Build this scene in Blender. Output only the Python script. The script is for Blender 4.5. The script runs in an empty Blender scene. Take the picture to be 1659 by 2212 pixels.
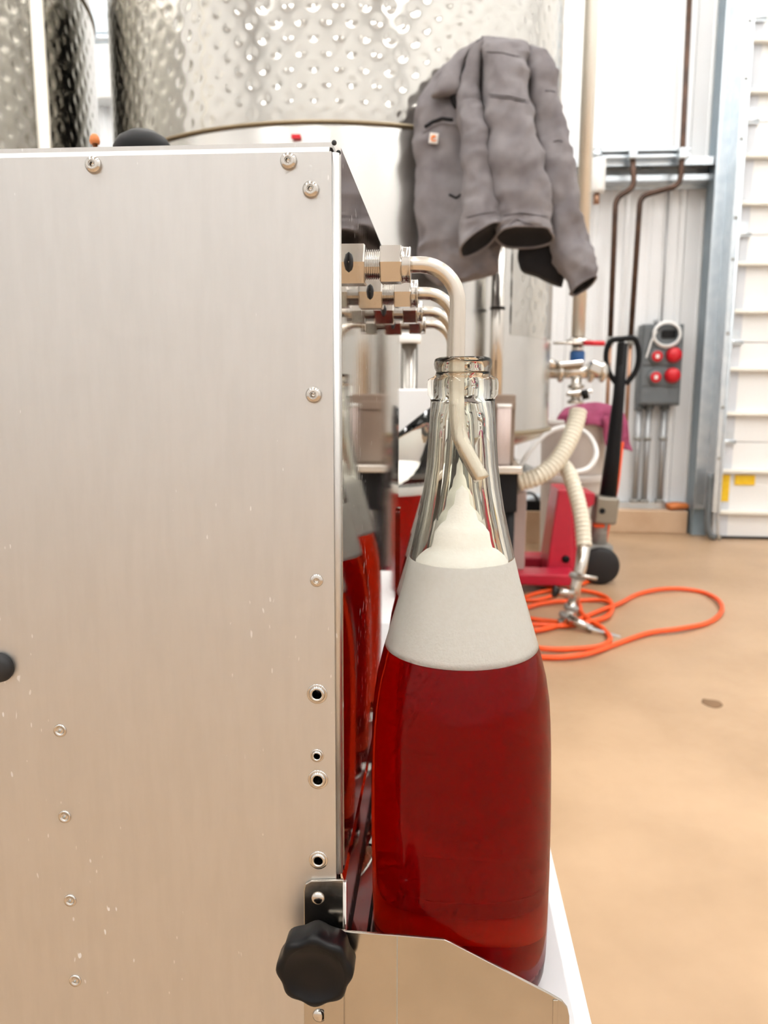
import bpy, bmesh, math, random
import numpy as np
from mathutils import Vector, Matrix, noise
random.seed(7)
sc = bpy.context.scene
C = sc.collection
PI = math.pi

# ------------------------------------------------------------------ camera
F, HC = 1661.0, 0.90                     # focal length in pixels, eye height
def unit(v):
    v = np.array(v, float); return v / np.linalg.norm(v)
_cy = unit([(957-829.5)/F, -(850-1106)/F, -1])        # vanishing point of the filler's long edges
_cz = -unit([(790-829.5)/F, -(11900-1106)/F, -1])     # vanishing point of the verticals
_cz = unit(_cz - _cy*_cz.dot(_cy)); _cx = np.cross(_cy, _cz)
RM = np.array([_cx, _cy, _cz])
cam_d = bpy.data.cameras.new('camera')
cam = bpy.data.objects.new('camera', cam_d); C.objects.link(cam)
cam.matrix_world = Matrix.Translation((0, 0, HC)) @ Matrix([list(r) for r in RM]).to_4x4()
cam_d.sensor_fit = 'HORIZONTAL'; cam_d.sensor_width = 36.0; cam_d.lens = 36.0*F/1659
cam_d.clip_start = 0.01; cam_d.clip_end = 100
cam_d.dof.use_dof = True; cam_d.dof.focus_distance = 0.345; cam_d.dof.aperture_fstop = 21
sc.camera = cam
sc.view_settings.view_transform = 'Standard'; sc.view_settings.look = 'None'
sc.view_settings.exposure = 0.8; sc.view_settings.gamma = 1.0
sc.view_settings.use_curve_mapping = False
w = bpy.data.worlds.new('world'); sc.world = w; w.use_nodes = True
w.node_tree.nodes['Background'].inputs[0].default_value = (0.9, 0.95, 1, 1)
w.node_tree.nodes['Background'].inputs[1].default_value = 0.0
cy = sc.cycles
cy.use_denoising = True; cy.use_adaptive_sampling = True; cy.adaptive_threshold = 0.08; cy.adaptive_min_samples = 20
cy.max_bounces = 12; cy.diffuse_bounces = 3; cy.glossy_bounces = 4; cy.transmission_bounces = 12
cy.transparent_max_bounces = 16; cy.sample_clamp_indirect = 8; cy.blur_glossy = 0.6
LAMP = 19.0

def P(px, py, Y=None, Z=None, X=None):
    """a pixel of the 1659x2212 photo as a point on a plane of known distance, height or side"""
    d = RM @ np.array([(px-829.5)/F, -(py-1106)/F, -1.0])
    t = Y/d[1] if Y is not None else ((Z-HC)/d[2] if Z is not None else X/d[0])
    return Vector((d[0]*t, d[1]*t, HC + d[2]*t))
def az(px, py):
    v = P(px, py, Y=1.0); return math.atan2(v.x, v.y)

# --------------------------------------------------------------- materials
def _nt(name):
    m = bpy.data.materials.new(name); m.use_nodes = True
    nt = m.node_tree; return m, nt, nt.nodes['Principled BSDF']
def mat(name, col, rough=0.5, metal=0.0, col2=None, cscale=4.0, stretch=(1, 1, 1), bump=0.0, bscale=60.0,
        bstretch=None, rvar=0.0, trans=0.0, ior=1.45, emit=None, estr=0.0, spec=None, coat=0.0, sss=0.0, aniso=0.0,
        clo=0.35, chi=0.65):
    m, nt, b = _nt(name)
    b.inputs['Base Color'].default_value = (*col, 1); b.inputs['Roughness'].default_value = rough
    b.inputs['Metallic'].default_value = metal; b.inputs['IOR'].default_value = ior
    b.inputs['Transmission Weight'].default_value = trans; b.inputs['Coat Weight'].default_value = coat
    b.inputs['Anisotropic'].default_value = aniso
    if spec is not None: b.inputs['Specular IOR Level'].default_value = spec
    if sss: b.inputs['Subsurface Weight'].default_value = sss; b.inputs['Subsurface Scale'].default_value = 0.004
    if emit: b.inputs['Emission Color'].default_value = (*emit, 1); b.inputs['Emission Strength'].default_value = estr
    tc = nt.nodes.new('ShaderNodeTexCoord')
    def noise_tex(scale, st):
        mp = nt.nodes.new('ShaderNodeMapping'); mp.inputs['Scale'].default_value = st
        nt.links.new(tc.outputs['Object'], mp.inputs['Vector'])
        n = nt.nodes.new('ShaderNodeTexNoise'); n.inputs['Scale'].default_value = scale
        n.inputs['Detail'].default_value = 5; nt.links.new(mp.outputs[0], n.inputs['Vector']); return n
    if col2 is not None:
        n = noise_tex(cscale, stretch); r = nt.nodes.new('ShaderNodeValToRGB')
        r.color_ramp.elements[0].position = clo; r.color_ramp.elements[1].position = chi
        r.color_ramp.elements[0].color = (*col, 1); r.color_ramp.elements[1].color = (*col2, 1)
        nt.links.new(n.outputs['Fac'], r.inputs[0]); nt.links.new(r.outputs[0], b.inputs['Base Color'])
    if bump or rvar:
        n = noise_tex(bscale, bstretch or stretch)
        if bump:
            bp = nt.nodes.new('ShaderNodeBump'); bp.inputs['Strength'].default_value = bump
            bp.inputs['Distance'].default_value = 0.002
            nt.links.new(n.outputs['Fac'], bp.inputs['Height']); nt.links.new(bp.outputs[0], b.inputs['Normal'])
        if rvar:
            mr = nt.nodes.new('ShaderNodeMapRange'); mr.inputs[3].default_value = max(0.02, rough-rvar); mr.inputs[4].default_value = rough+rvar
            nt.links.new(n.outputs['Fac'], mr.inputs[0]); nt.links.new(mr.outputs[0], b.inputs['Roughness'])
    return m
M = {}
M['floor'] = mat('tan_epoxy_floor', (0.40, 0.262, 0.152), 0.38, col2=(0.50, 0.338, 0.205), cscale=2.6, bump=0.05, bscale=40, rvar=0.08)
M['curb'] = mat('tan_painted_curb', (0.52, 0.35, 0.22), 0.55, col2=(0.62, 0.44, 0.29), cscale=5)
M['wall'] = mat('white_steel_cladding', (0.86, 0.87, 0.88), 0.42, col2=(0.83, 0.835, 0.84), cscale=1.2)
M['ceil'] = mat('white_ceiling', (0.82, 0.83, 0.84), 0.7)
M['galv'] = mat('galvanised_steel', (0.56, 0.62, 0.67), 0.33, 0.9, col2=(0.66, 0.71, 0.75), cscale=14, rvar=0.08, bscale=30)
M['jamb'] = mat('blue_grey_painted_steel', (0.20, 0.26, 0.30), 0.45, col2=(0.25, 0.31, 0.35), cscale=6)
M['door'] = mat('white_door_skin', (0.86, 0.86, 0.85), 0.45)
M['doorrib'] = mat('cream_door_rib', (0.84, 0.82, 0.75), 0.45)
M['stile'] = mat('grey_door_stile', (0.60, 0.63, 0.67), 0.5, col2=(0.70, 0.72, 0.76), cscale=5)
M['rubber'] = mat('black_rubber', (0.012, 0.012, 0.013), 0.55)
M['yellow'] = mat('yellow_tape', (0.85, 0.52, 0.01), 0.5, col2=(0.90, 0.60, 0.03), cscale=30)
M['alu'] = mat('satin_aluminium', (0.545, 0.54, 0.53), 0.42, 1.0, col2=(0.565, 0.56, 0.55), cscale=260, stretch=(1, 1, 0.15), bump=0.012, bscale=700, bstretch=(1, 1, 0.12), rvar=0.02)
M['polish'] = mat('polished_steel_side', (0.62, 0.60, 0.57), 0.045, 1.0, bump=0.008, bscale=260, bstretch=(1, 1, 0.06), rvar=0.02)
M['steel'] = mat('stainless_steel', (0.62, 0.59, 0.545), 0.20, 1.0, rvar=0.06, bscale=90)
M['tube'] = mat('bent_tube_steel', (0.60, 0.555, 0.49), 0.26, 1.0, rvar=0.05, bscale=200, bstretch=(1, 1, 0.1))
M['darksteel'] = mat('dull_dark_steel', (0.27, 0.255, 0.235), 0.25, 1.0)
M['nut'] = mat('machined_nut_steel', (0.54, 0.515, 0.48), 0.15, 1.0)
M['plate'] = mat('brushed_guard_plate', (0.47, 0.44, 0.395), 0.22, 1.0, col2=(0.42, 0.395, 0.355), cscale=25, bump=0.02, bscale=300, bstretch=(0.08, 1, 1), rvar=0.05)
M['tank'] = mat('tank_steel', (0.52, 0.505, 0.47), 0.14, 1.0, rvar=0.05, bscale=12)
M['tanksmooth'] = mat('tank_steel_plain', (0.58, 0.57, 0.545), 0.25, 1.0, rvar=0.05, bscale=8, bstretch=(1, 1, 0.3))
M['tankdark'] = mat('tank_weld_seam', (0.30, 0.25, 0.17), 0.5, 0.8)
M['blackp'] = mat('black_plastic', (0.004, 0.004, 0.0045), 0.35, spec=0.25)
M['mattblack'] = mat('matt_black', (0.007, 0.007, 0.008), 0.5, spec=0.2)
M['white'] = mat('white_laminate', (0.72, 0.72, 0.72), 0.35)
M['platform'] = mat('pale_platform', (0.50, 0.50, 0.51), 0.3)
M['whiteplastic'] = mat('white_plastic', (0.82, 0.82, 0.80), 0.4)
def glass_mat(name, col, ior, shine):
    m, nt, b = _nt(name); nt.nodes.remove(b)
    rf = nt.nodes.new('ShaderNodeBsdfRefraction'); rf.inputs['Color'].default_value = (*col, 1); rf.inputs['IOR'].default_value = ior; rf.inputs['Roughness'].default_value = 0.0
    gl = nt.nodes.new('ShaderNodeBsdfGlossy'); gl.inputs['Roughness'].default_value = 0.0
    fr = nt.nodes.new('ShaderNodeFresnel'); fr.inputs['IOR'].default_value = ior
    mu = nt.nodes.new('ShaderNodeMath'); mu.operation = 'MULTIPLY'; mu.inputs[1].default_value = shine; nt.links.new(fr.outputs[0], mu.inputs[0])
    mx = nt.nodes.new('ShaderNodeMixShader'); nt.links.new(mu.outputs[0], mx.inputs[0])
    nt.links.new(rf.outputs[0], mx.inputs[1]); nt.links.new(gl.outputs[0], mx.inputs[2]); nt.links.new(mx.outputs[0], nt.nodes['Material Output'].inputs['Surface']); return m
M['glass'] = glass_mat('clear_glass', (0.985, 0.985, 0.962), 1.40, 0.55)
M['foam'] = mat('cider_foam', (0.96, 0.945, 0.92), 0.9, col2=(0.94, 0.92, 0.89), cscale=500, bump=0.15, bscale=900)
M['jarfoam'] = M['foam']
M['hose'] = mat('cream_ribbed_hose', (0.80, 0.75, 0.62), 0.45)
M['clearhose'] = mat('milky_tubing', (0.80, 0.80, 0.79), 0.3)
M['red'] = mat('red_enamel', (0.56, 0.016, 0.045), 0.40, col2=(0.50, 0.012, 0.04), cscale=8, coat=0.2)
M['redp'] = mat('red_plastic', (0.60, 0.01, 0.02), 0.35)
M['blue'] = mat('blue_plastic', (0.02, 0.10, 0.30), 0.4)
M['orange'] = mat('orange_cord_jacket', (0.90, 0.10, 0.015), 0.42)
M['orangetool'] = mat('orange_tool_grip', (0.62, 0.19, 0.05), 0.5)
M['copper'] = mat('aged_copper_pipe', (0.05, 0.03, 0.022), 0.45, 0.5, col2=(0.11, 0.06, 0.04), cscale=9)
M['copperlt'] = mat('copper_pipe', (0.40, 0.23, 0.15), 0.4, 0.7)
M['boxgrey'] = mat('grey_enclosure', (0.13, 0.145, 0.155), 0.45)
M['conduit'] = mat('grey_conduit', (0.40, 0.41, 0.42), 0.4, 0.6)
M['greypaint'] = mat('grey_cast_iron', (0.30, 0.30, 0.28), 0.5)
M['pump'] = mat('greasy_pump_metal', (0.28, 0.255, 0.21), 0.4, 0.6)
M['cloth'] = mat('maroon_rag', (0.26, 0.045, 0.10), 0.95, col2=(0.36, 0.07, 0.15), cscale=12)
M['bin'] = mat('grey_white_bin', (0.66, 0.62, 0.58), 0.5, col2=(0.58, 0.54, 0.50), cscale=4)
M['carton'] = mat('pinkish_carton', (0.46, 0.37, 0.34), 0.7, col2=(0.52, 0.43, 0.40), cscale=6)
M['brown'] = mat('brown_crate', (0.19, 0.135, 0.10), 0.6, col2=(0.25, 0.19, 0.145), cscale=8)
M['jacket'] = mat('grey_canvas', (0.15, 0.136, 0.142), 0.92, col2=(0.215, 0.198, 0.204), cscale=14, bump=0.25, bscale=260)
M['jacketdk'] = mat('black_lining', (0.012, 0.012, 0.014), 0.95)
M['stitch'] = mat('dark_stitching', (0.07, 0.062, 0.066), 0.95)
M['patchw'] = mat('patch_white', (0.70, 0.66, 0.62), 0.9)
M['patcho'] = mat('patch_orange', (0.85, 0.23, 0.03), 0.9)
M['beige'] = mat('beige_pole', (0.78, 0.74, 0.66), 0.3, 0.6)
M['steelblue'] = mat('pale_blue_steel', (0.60, 0.68, 0.74), 0.4, 0.5)
M['lamp'] = mat('lamp_diffuser', (1, 1, 1), 0.5, emit=(1.0, 0.985, 0.955), estr=LAMP)

def wine_mat(name, dens, col, cloudy=0.36):
    m, nt, b = _nt(name)
    # slightly cloudy cider wetting the glass: no reflection of its own where it meets the bottle wall
    rf = nt.nodes.new('ShaderNodeBsdfRefraction'); rf.inputs['IOR'].default_value = 1.34/1.40; rf.inputs['Roughness'].default_value = 0.0
    df = nt.nodes.new('ShaderNodeBsdfDiffuse'); df.inputs[0].default_value = (0.58, 0.001, 0.001, 1)
    mx = nt.nodes.new('ShaderNodeMixShader'); mx.inputs[0].default_value = cloudy
    nt.links.new(rf.outputs[0], mx.inputs[1]); nt.links.new(df.outputs[0], mx.inputs[2]); nt.links.new(mx.outputs[0], nt.nodes['Material Output'].inputs['Surface'])
    v = nt.nodes.new('ShaderNodeVolumeAbsorption'); v.inputs['Color'].default_value = (*col, 1); v.inputs['Density'].default_value = dens
    nt.links.new(v.outputs[0], nt.nodes['Material Output'].inputs['Volume']); return m
M['wine'] = wine_mat('red_cider', 90.0, (0.95, 0.42, 0.15))

def specks(m, dens=0.66):                       # dried splashes: pale drip marks with a shape of their own
    nt = m.node_tree; b = nt.nodes['Principled BSDF']
    tc = nt.nodes.new('ShaderNodeTexCoord'); mp = nt.nodes.new('ShaderNodeMapping'); mp.inputs['Scale'].default_value = (1, 1, 0.33)
    nt.links.new(tc.outputs['Object'], mp.inputs['Vector'])
    n = nt.nodes.new('ShaderNodeTexNoise'); n.inputs['Scale'].default_value = 460; n.inputs['Detail'].default_value = 1
    n2 = nt.nodes.new('ShaderNodeTexNoise'); n2.inputs['Scale'].default_value = 14; n2.inputs['Detail'].default_value = 2
    nt.links.new(mp.outputs[0], n.inputs['Vector']); nt.links.new(mp.outputs[0], n2.inputs['Vector'])
    mu = nt.nodes.new('ShaderNodeMath'); mu.operation = 'MULTIPLY_ADD'; mu.inputs[1].default_value = 0.42; 
    nt.links.new(n2.outputs['Fac'], mu.inputs[0]); nt.links.new(n.outputs['Fac'], mu.inputs[2])
    r = nt.nodes.new('ShaderNodeMapRange'); r.inputs[1].default_value = dens+0.315; r.inputs[2].default_value = dens+0.35; r.inputs[4].default_value = 0.55
    nt.links.new(mu.outputs[0], r.inputs[0])
    d = nt.nodes.new('ShaderNodeBsdfDiffuse'); d.inputs[0].default_value = (0.85, 0.85, 0.85, 1)
    mx = nt.nodes.new('ShaderNodeMixShader'); nt.links.new(r.outputs[0], mx.inputs[0])
    nt.links.new(b.outputs[0], mx.inputs[1]); nt.links.new(d.outputs[0], mx.inputs[2])
    nt.links.new(mx.outputs[0], nt.nodes['Material Output'].inputs['Surface'])
specks(M['alu']); specks(M['polish'], 0.64)

# ------------------------------------------------------------ mesh helpers
WL = {}                                          # world origin of every object with children
class B:
    def __init__(s): s.v = []; s.f = []; s.sm = []
    def add(s, vs, fs, smooth=True):
        o = len(s.v); s.v += [tuple(v) for v in vs]
        s.f += [tuple(i+o for i in f) for f in fs]; s.sm += [smooth]*len(fs); return s
    def box(s, c, d, rot=None, bev=0.0):
        bm = bmesh.new(); bmesh.ops.create_cube(bm, size=1.0); bmesh.ops.scale(bm, vec=d, verts=bm.verts)
        if bev: bmesh.ops.bevel(bm, geom=list(bm.edges), offset=bev, segments=2, profile=0.5, affect='EDGES')
        if rot is not None: bmesh.ops.transform(bm, matrix=rot.to_4x4(), verts=bm.verts)
        bm.verts.index_update()
        s.add([v.co + Vector(c) for v in bm.verts], [[v.index for v in f.verts] for f in bm.faces], False); bm.free(); return s
    def bar(s, a, b, wd, th, bev=0.0, up=(0, 0, 1)):          # box from a to b
        a, b = Vector(a), Vector(b); d = b-a; L = d.length; z = d.normalized(); x = Vector(up).cross(z)
        if x.length < 1e-4: x = Vector((1, 0, 0)).cross(z)
        x.normalize(); y = z.cross(x)
        return s.box((a+b)/2, (wd, th, L), Matrix((x, y, z)).transposed(), bev)
    def sweep(s, pts, rad, n=16, cap=True, closed=False, flat=False):
        pts = [Vector(p) for p in pts]; m = len(pts)
        rad = rad if hasattr(rad, '__len__') else [rad]*m
        T = []
        for i in range(m):
            a = pts[(i-1) % m] if (closed or i > 0) else pts[i]; b = pts[(i+1) % m] if (closed or i < m-1) else pts[i]
            t = b-a; T.append(t.normalized() if t.length > 1e-9 else (T[-1] if T else Vector((0, 0, 1))))
        x = T[0].orthogonal().normalized(); vs = []
        for i in range(m):
            x = (x - T[i]*x.dot(T[i])).normalized(); y = T[i].cross(x)
            for k in range(n):
                a = 2*PI*k/n; vs.append(pts[i] + (x*math.cos(a)+y*math.sin(a))*rad[i])
        fs = [(i*n+k, i*n+(k+1) % n, ((i+1) % m)*n+(k+1) % n, ((i+1) % m)*n+k) for i in range(m if closed else m-1) for k in range(n)]
        s.add(vs, fs, not flat)
        if cap and not closed:
            o = len(s.v)-len(vs)
            s.f += [tuple(o+k for k in reversed(range(n))), tuple(o+(m-1)*n+k for k in range(n))]; s.sm += [False, False]
        return s
    def cyl(s, a, b, r, r2=None, n=20, flat=False):
        return s.sweep([a, b], [r, r if r2 is None else r2], n, flat=flat)
    def lathe(s, prof, c=(0, 0, 0), n=40, axis=None, smooth=True, ztop=None):
        """prof: (radius, height) list; r=0 ends close the mesh; axis rotates +Z onto it"""
        c = Vector(c); q = Vector((0, 0, 1)).rotation_difference(Vector(axis)) if axis is not None else None
        vs, ring = [], []
        def put(p): p = Vector(p); return c + (q @ p if q else p)
        for r, z in prof:
            if r < 1e-7: ring.append((len(vs), 1)); vs.append(put((0, 0, z)))
            else:
                ring.append((len(vs), n))
                for k in range(n):
                    a = 2*PI*k/n; vs.append(put((r*math.cos(a), r*math.sin(a), z)))
        fs = []
        for (a, na), (b, nb) in zip(ring, ring[1:]):
            for k in range(n):
                k2 = (k+1) % n
                if na == 1 and nb == 1: continue
                if na == 1: fs.append((a, b+k2, b+k))
                elif nb == 1: fs.append((a+k, a+k2, b))
                else: fs.append((a+k, a+k2, b+k2, b+k))
        return s.add(vs, fs, smooth)
    def prism(s, poly, off):                     # polygon of points pushed along a vector
        n = len(poly); off = Vector(off); p = [Vector(v) for v in poly]
        return s.add(p+[v+off for v in p], [tuple(range(n)), tuple(reversed(range(n, 2*n)))] +
                     [(i, i+n, (i+1) % n+n, (i+1) % n) for i in range(n)], False)
    def build(s, name, m, parent=None, loc=None, bevel=0.0, autosmooth=None):
        if parent is not None: L = WL[parent]
        elif loc is not None: L = Vector(loc)
        else:
            a = np.array(s.v); L = Vector(((a[:, 0].min()+a[:, 0].max())/2, (a[:, 1].min()+a[:, 1].max())/2, a[:, 2].min()))
        me = bpy.data.meshes.new(name); me.from_pydata([(x-L.x, y-L.y, z-L.z) for x, y, z in s.v], [], s.f)
        me.polygons.foreach_set('use_smooth', s.sm)
        bm = bmesh.new(); bm.from_mesh(me); bmesh.ops.recalc_face_normals(bm, faces=bm.faces); bm.to_mesh(me); bm.free()
        me.materials.append(M[m]); me.update()
        o = bpy.data.objects.new(name, me); C.objects.link(o)
        if parent is not None: o.parent = parent
        else: o.location = L
        WL[o] = L
        if bevel:
            b = o.modifiers.new('bevel', 'BEVEL'); b.width = bevel; b.segments = 2; b.limit_method = 'ANGLE'
        return o
def tag(o, label, cat, group=None):
    o['label'] = label; o['category'] = cat
    if group: o['group'] = group
    return o
def thing(name, loc, label, cat, group=None):
    o = bpy.data.objects.new(name, None); C.objects.link(o); o.location = loc; o.empty_display_size = 0.05
    WL[o] = Vector(loc); return tag(o, label, cat, group)
def struct(o, label=None):
    o['kind'] = 'structure'
    if label: o['label'] = label
    return o
def copy_tree(o, parent=None):
    c = o.copy(); C.objects.link(c); c.parent = parent; WL[c] = WL[o]
    for ch in list(o.children): copy_tree(ch, c)
    return c
def spline(pts, k=8, closed=False):
    pts = [Vector(p) for p in pts]; n = len(pts); out = []
    for i in range(n if closed else n-1):
        g = lambda j: pts[j % n] if closed else pts[min(max(j, 0), n-1)]
        a, b, c, d = g(i-1), g(i), g(i+1), g(i+2)
        for q in range(k):
            t = q/k
            out.append(0.5*((2*b) + (c-a)*t + (2*a-5*b+4*c-d)*t*t + (3*b-a-3*c+d)*t**3))
    if not closed: out.append(pts[-1])
    return out
def arc(c, u, v, r, a0, a1, n=12):
    c, u, v = Vector(c), Vector(u), Vector(v)
    return [c + u*r*math.cos(a0+(a1-a0)*i/n) + v*r*math.sin(a0+(a1-a0)*i/n) for i in range(n+1)]
V = Vector

# ============================================================ the setting
YW = 5.22                 # back wall
XL, XR, YB, ZC = -4.6, 4.4, -4.2, 5.2
def sheet(name, m, quad):
    return B().add(quad, [(0, 1, 2, 3)], False).build(name, m)
struct(B().box(((XL+XR)/2, (YB+YW)/2, -0.05), (XR-XL+0.4, YW-YB+0.4, 0.1)).build('floor', 'floor'), 'smooth tan coated concrete floor')
struct(B().box(((XL+XR)/2, (YB+YW)/2, ZC+0.05), (XR-XL+0.4, YW-YB+0.4, 0.1)).build('ceiling', 'ceil'), 'white sheet ceiling')
def ribbed(name, a, b, nrm, h):
    """vertical-ribbed steel cladding from a to b, ribs standing out along nrm"""
    a, b, nrm = V(a), V(b), V(nrm); L = (b-a).length; d = (b-a)/L
    prof = [(0, 0)]; x = 0.0
    while x < L-0.34:
        for dx, o in ((0.0, 0), (0.09, 0), (0.10, 0.006), (0.12, 0.006), (0.13, 0), (0.20, 0), (0.21, 0.006), (0.23, 0.006), (0.24, 0), (0.285, 0), (0.30, 0.022), (0.325, 0.022)):
            if dx > 0: prof.append((x+dx, o))
        x += 0.34; prof.append((x, 0))
    prof.append((L, 0))
    bm = B(); vs = []
    for t, o in prof: vs += [a+d*t+nrm*o, a+d*t+nrm*o+V((0, 0, h))]
    n = len(prof); bm.add(vs, [(2*i, 2*i+2, 2*i+3, 2*i+1) for i in range(n-1)], False)
    back = -nrm*0.05
    bm.add([a+back, b+back, b+back+V((0, 0, h)), a+back+V((0, 0, h))], [(0, 1, 2, 3)], False)
    return struct(bm.build(name, 'wall'))
ribbed('wall_back', (XL, YW, 0), (XR, YW, 0), (0, -1, 0), ZC)['label'] = 'white ribbed steel wall at the far end'
ribbed('wall_left', (XL, YB, 0), (XL, YW, 0), (1, 0, 0), ZC)['label'] = 'white ribbed steel side wall behind the tanks'
ribbed('wall_right', (XR, YW, 0), (XR, YB, 0), (-1, 0, 0), ZC)['label'] = 'white ribbed steel wall past the overhead door'
ribbed('wall_front', (XR, YB, 0), (XL, YB, 0), (0, 1, 0), ZC)['label'] = 'white ribbed steel wall facing the tanks'
# concrete curb along the back wall
zc = P(1400, 1103, Y=5.07).z
struct(B().box(((XL+1.60)/2, (5.07+YW)/2, zc/2), (1.60-XL, YW-5.07, zc), bev=0.008).build('baseboard_back', 'curb'), 'tan painted concrete curb under the steel wall')
struct(B().box(((XL+1.60)/2, YW-0.03, zc+0.022), (1.60-XL, 0.05, 0.044)).build('trim_1', 'galv'), 'galvanised base angle on top of the curb')
# wall girt: Z-purlin with bolts
zt, zm, zb = P(1450, 340, Y=YW-0.2).z, P(1450, 357, Y=YW-0.2).z, P(1450, 398, Y=YW-0.06).z
xa, xb = XL, P(1572, 340, Y=YW-0.15).x
g = B()
g.box(((xa+xb)/2, YW-0.1, zt), (xb-xa, 0.2, 0.006)); g.box(((xa+xb)/2, YW-0.2, (zt+zm)/2), (xb-xa, 0.006, zt-zm))
g.box(((xa+xb)/2, YW-0.03, (zm+zb)/2), (xb-xa, 0.006, zt-zb)); g.box(((xa+xb)/2, YW-0.09, zb), (xb-xa, 0.14, 0.006)); g.box(((xa+xb)/2, YW-0.16, zb+0.015), (xb-xa, 0.006, 0.03))
girt = struct(g.build('trim_2', 'galv'), 'galvanised steel girt running across the wall')
for px, py in ((1383, 362), (1390, 355), (1409, 363), (1416, 355), (1488, 361), (1500, 353), (1520, 360), (1530, 353)):
    p = P(px, py, Y=YW-0.036); B().lathe([(0, .008), (.009, .006), (.011, 0), (0, 0)], p, 10, (0, -1, 0)).build('bolt', 'galv', girt)
# blue-grey jamb post left of the door
jb = B()
pa, pb = P(1498, 1090, Y=5.02), P(1530, 1090, Y=5.02)
jb.box(((pa.x+pb.x)/2, 5.09, ZC/2+0.0), (pb.x-pa.x, 0.14, ZC), bev=0.004)
struct(jb.build('trim_3', 'jamb'), 'blue grey steel jamb post beside the overhead door')
# door track: galvanised angle and channel with curved foot
YD = 4.93
x0 = P(1528, 1100, Y=YD-0.05).x
tr = B()
tr.box((x0+0.02, YD-0.02, ZC/2+0.08), (0.006, 0.16, ZC-0.2))
tr.box((x0+0.030, YD-0.10, ZC/2+0.08), (0.035, 0.006, ZC-0.2))
tr.box((x0-0.012, YD+0.06, ZC/2+0.08), (0.075, 0.006, ZC-0.2))
tr.sweep([(x0+0.050, YD-0.10, ZC-0.1), (x0+0.050, YD-0.10, 0.12), (x0+0.056, YD-0.10, 0.05), (x0+0.07, YD-0.1, 0.012)], 0.010, 10)
track = struct(tr.build('trim_4', 'galv'), 'galvanised track of the overhead door')
B().sweep(spline([(x0-0.005, YD-0.08, 0.42), (x0-0.006, YD-0.08, 0.20), (x0-.002, YD-0.08, 0.09), (x0+0.018, YD-0.08, 0.035), (x0+0.05, YD-0.08, 0.022)], 6), 0.02, 12).build('curved_foot', 'boxgrey', track)
for py in (45, 170, 300, 470, 560, 720, 880, 990):
    p = P(1600-(py)*0.062, py, Y=YD-0.104); B().lathe([(0, .006), (.008, .005), (.01, 0), (0, 0)], (x0+0.030, YD-0.104, p.z), 10, (0, -1, 0)).build('bolt', 'greypaint', track)
# overhead sectional door
xd0, xd1 = x0+0.062, 4.2
door = thing('door_1', ((xd0+xd1)/2, YD, 0.0), 'white sectional overhead door with cream ribs', 'door'); del door['category']; door['kind'] = 'structure'
hz = [P(1600, py, Y=YD).z for py in (1163, 955, 740, 508, 265, 45)]; hz[0] = 0.012
step = hz[-1]-hz[-2]
while hz[-1] < ZC-0.6: hz.append(hz[-1]+step)
for a, b in zip(hz, hz[1:]):
    s = B().box(((xd0+xd1)/2, YD+0.02, (a+b)/2), (xd1-xd0, 0.03, b-a-0.004), bev=0.003).build('door_section', 'door', door)
    B().box((xd0+0.042, YD+0.001, (a+b)/2), (0.084, 0.006, b-a-0.01)).build('end_stile', 'stile', s)
for py in (1107, 1018, 894, 798, 673, 570, 440, 338, 199, 89):
    z = P(1610, py, Y=YD-0.02).z
    B().box(((xd0+xd1)/2, YD-0.018, z), (xd1-xd0-0.03, 0.046, 0.024), bev=0.006).build('rib', 'doorrib', door)
for z in hz[1:]:
    h = B(); h.box((xd0+0.05, YD-0.012, z), (0.085, 0.02, 0.028), bev=0.003); h.cyl((xd0-0.03, YD-0.025, z+.004), (xd0+0.09, YD-0.025, z+.004), 0.008, n=10)
    h.box((xd0+0.05, YD-0.006, z+0.04), (0.05, 0.006, 0.07)); h.build('hinge', 'galv', door)
B().box(((xd0+xd1)/2, YD+0.015, 0.008), (xd1-xd0, 0.05, 0.014)).build('bottom_seal', 'rubber', door)
for a, b, c, d in ((1550, 1025, 1573, 1083), (1588, 1026, 1630, 1048)):
    p, q = P(a, b, Y=YD-0.004), P(c, d, Y=YD-0.004)
    B().box(((p.x+q.x)/2, YD-0.004 if a > 1580 else YD-0.005, (p.z+q.z)/2), (q.x-p.x, 0.003, p.z-q.z)).build('tape', 'yellow', door)['label'] = 'yellow tape strip'

# ceiling lamps (linear high bays), outside the frame
k = 0
for yy in (-2.7, -0.6, 1.5, 3.6):
    for xx in (-3.0, -0.9, 1.2, 3.3):
        t = thing('ceiling_light_offscreen', (xx, yy, ZC-0.08), 'long white linear lamp hung under the ceiling', 'lamp', 'linear ceiling lamps')
        B().box((xx, yy, ZC-0.04), (0.34, 1.5, 0.08), bev=0.01).build('housing', 'whiteplastic', t)
        B().box((xx, yy, ZC-0.085), (0.28, 1.42, 0.012)).build('diffuser_offscreen', 'lamp', t)

# ============================================================ filler, shelf and table
X0, Y0, Y1 = -0.042, 0.3166, 0.744        # side panel plane, front plane, rear plane
ZT = P(735, 303, Y=Y0).z                   # top of the housing
ZS = 0.612                                 # bottle platform height
XO = 0.0745
tb = thing('work_table', (-0.2, 0.75, 0), 'white work table carrying the filler and the bottles', 'table')
B().box(((XO-0.60)/2, 0.785, ZS-0.022), (XO+0.60, 0.93, 0.036), bev=0.002).build('table_top', 'white', tb)
for x in (-0.56, 0.03):
    for y in (0.36, 1.2):
        B().box((x, y, (ZS-0.04)/2), (0.04, 0.04, ZS-0.04), bev=0.003).build('leg', 'galv', tb)
fl = thing('bottle_filler', (-0.25, 0.53, ZS), 'satin metal box bottle filler with bent steel spouts and black knob', 'bottle filler')
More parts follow.
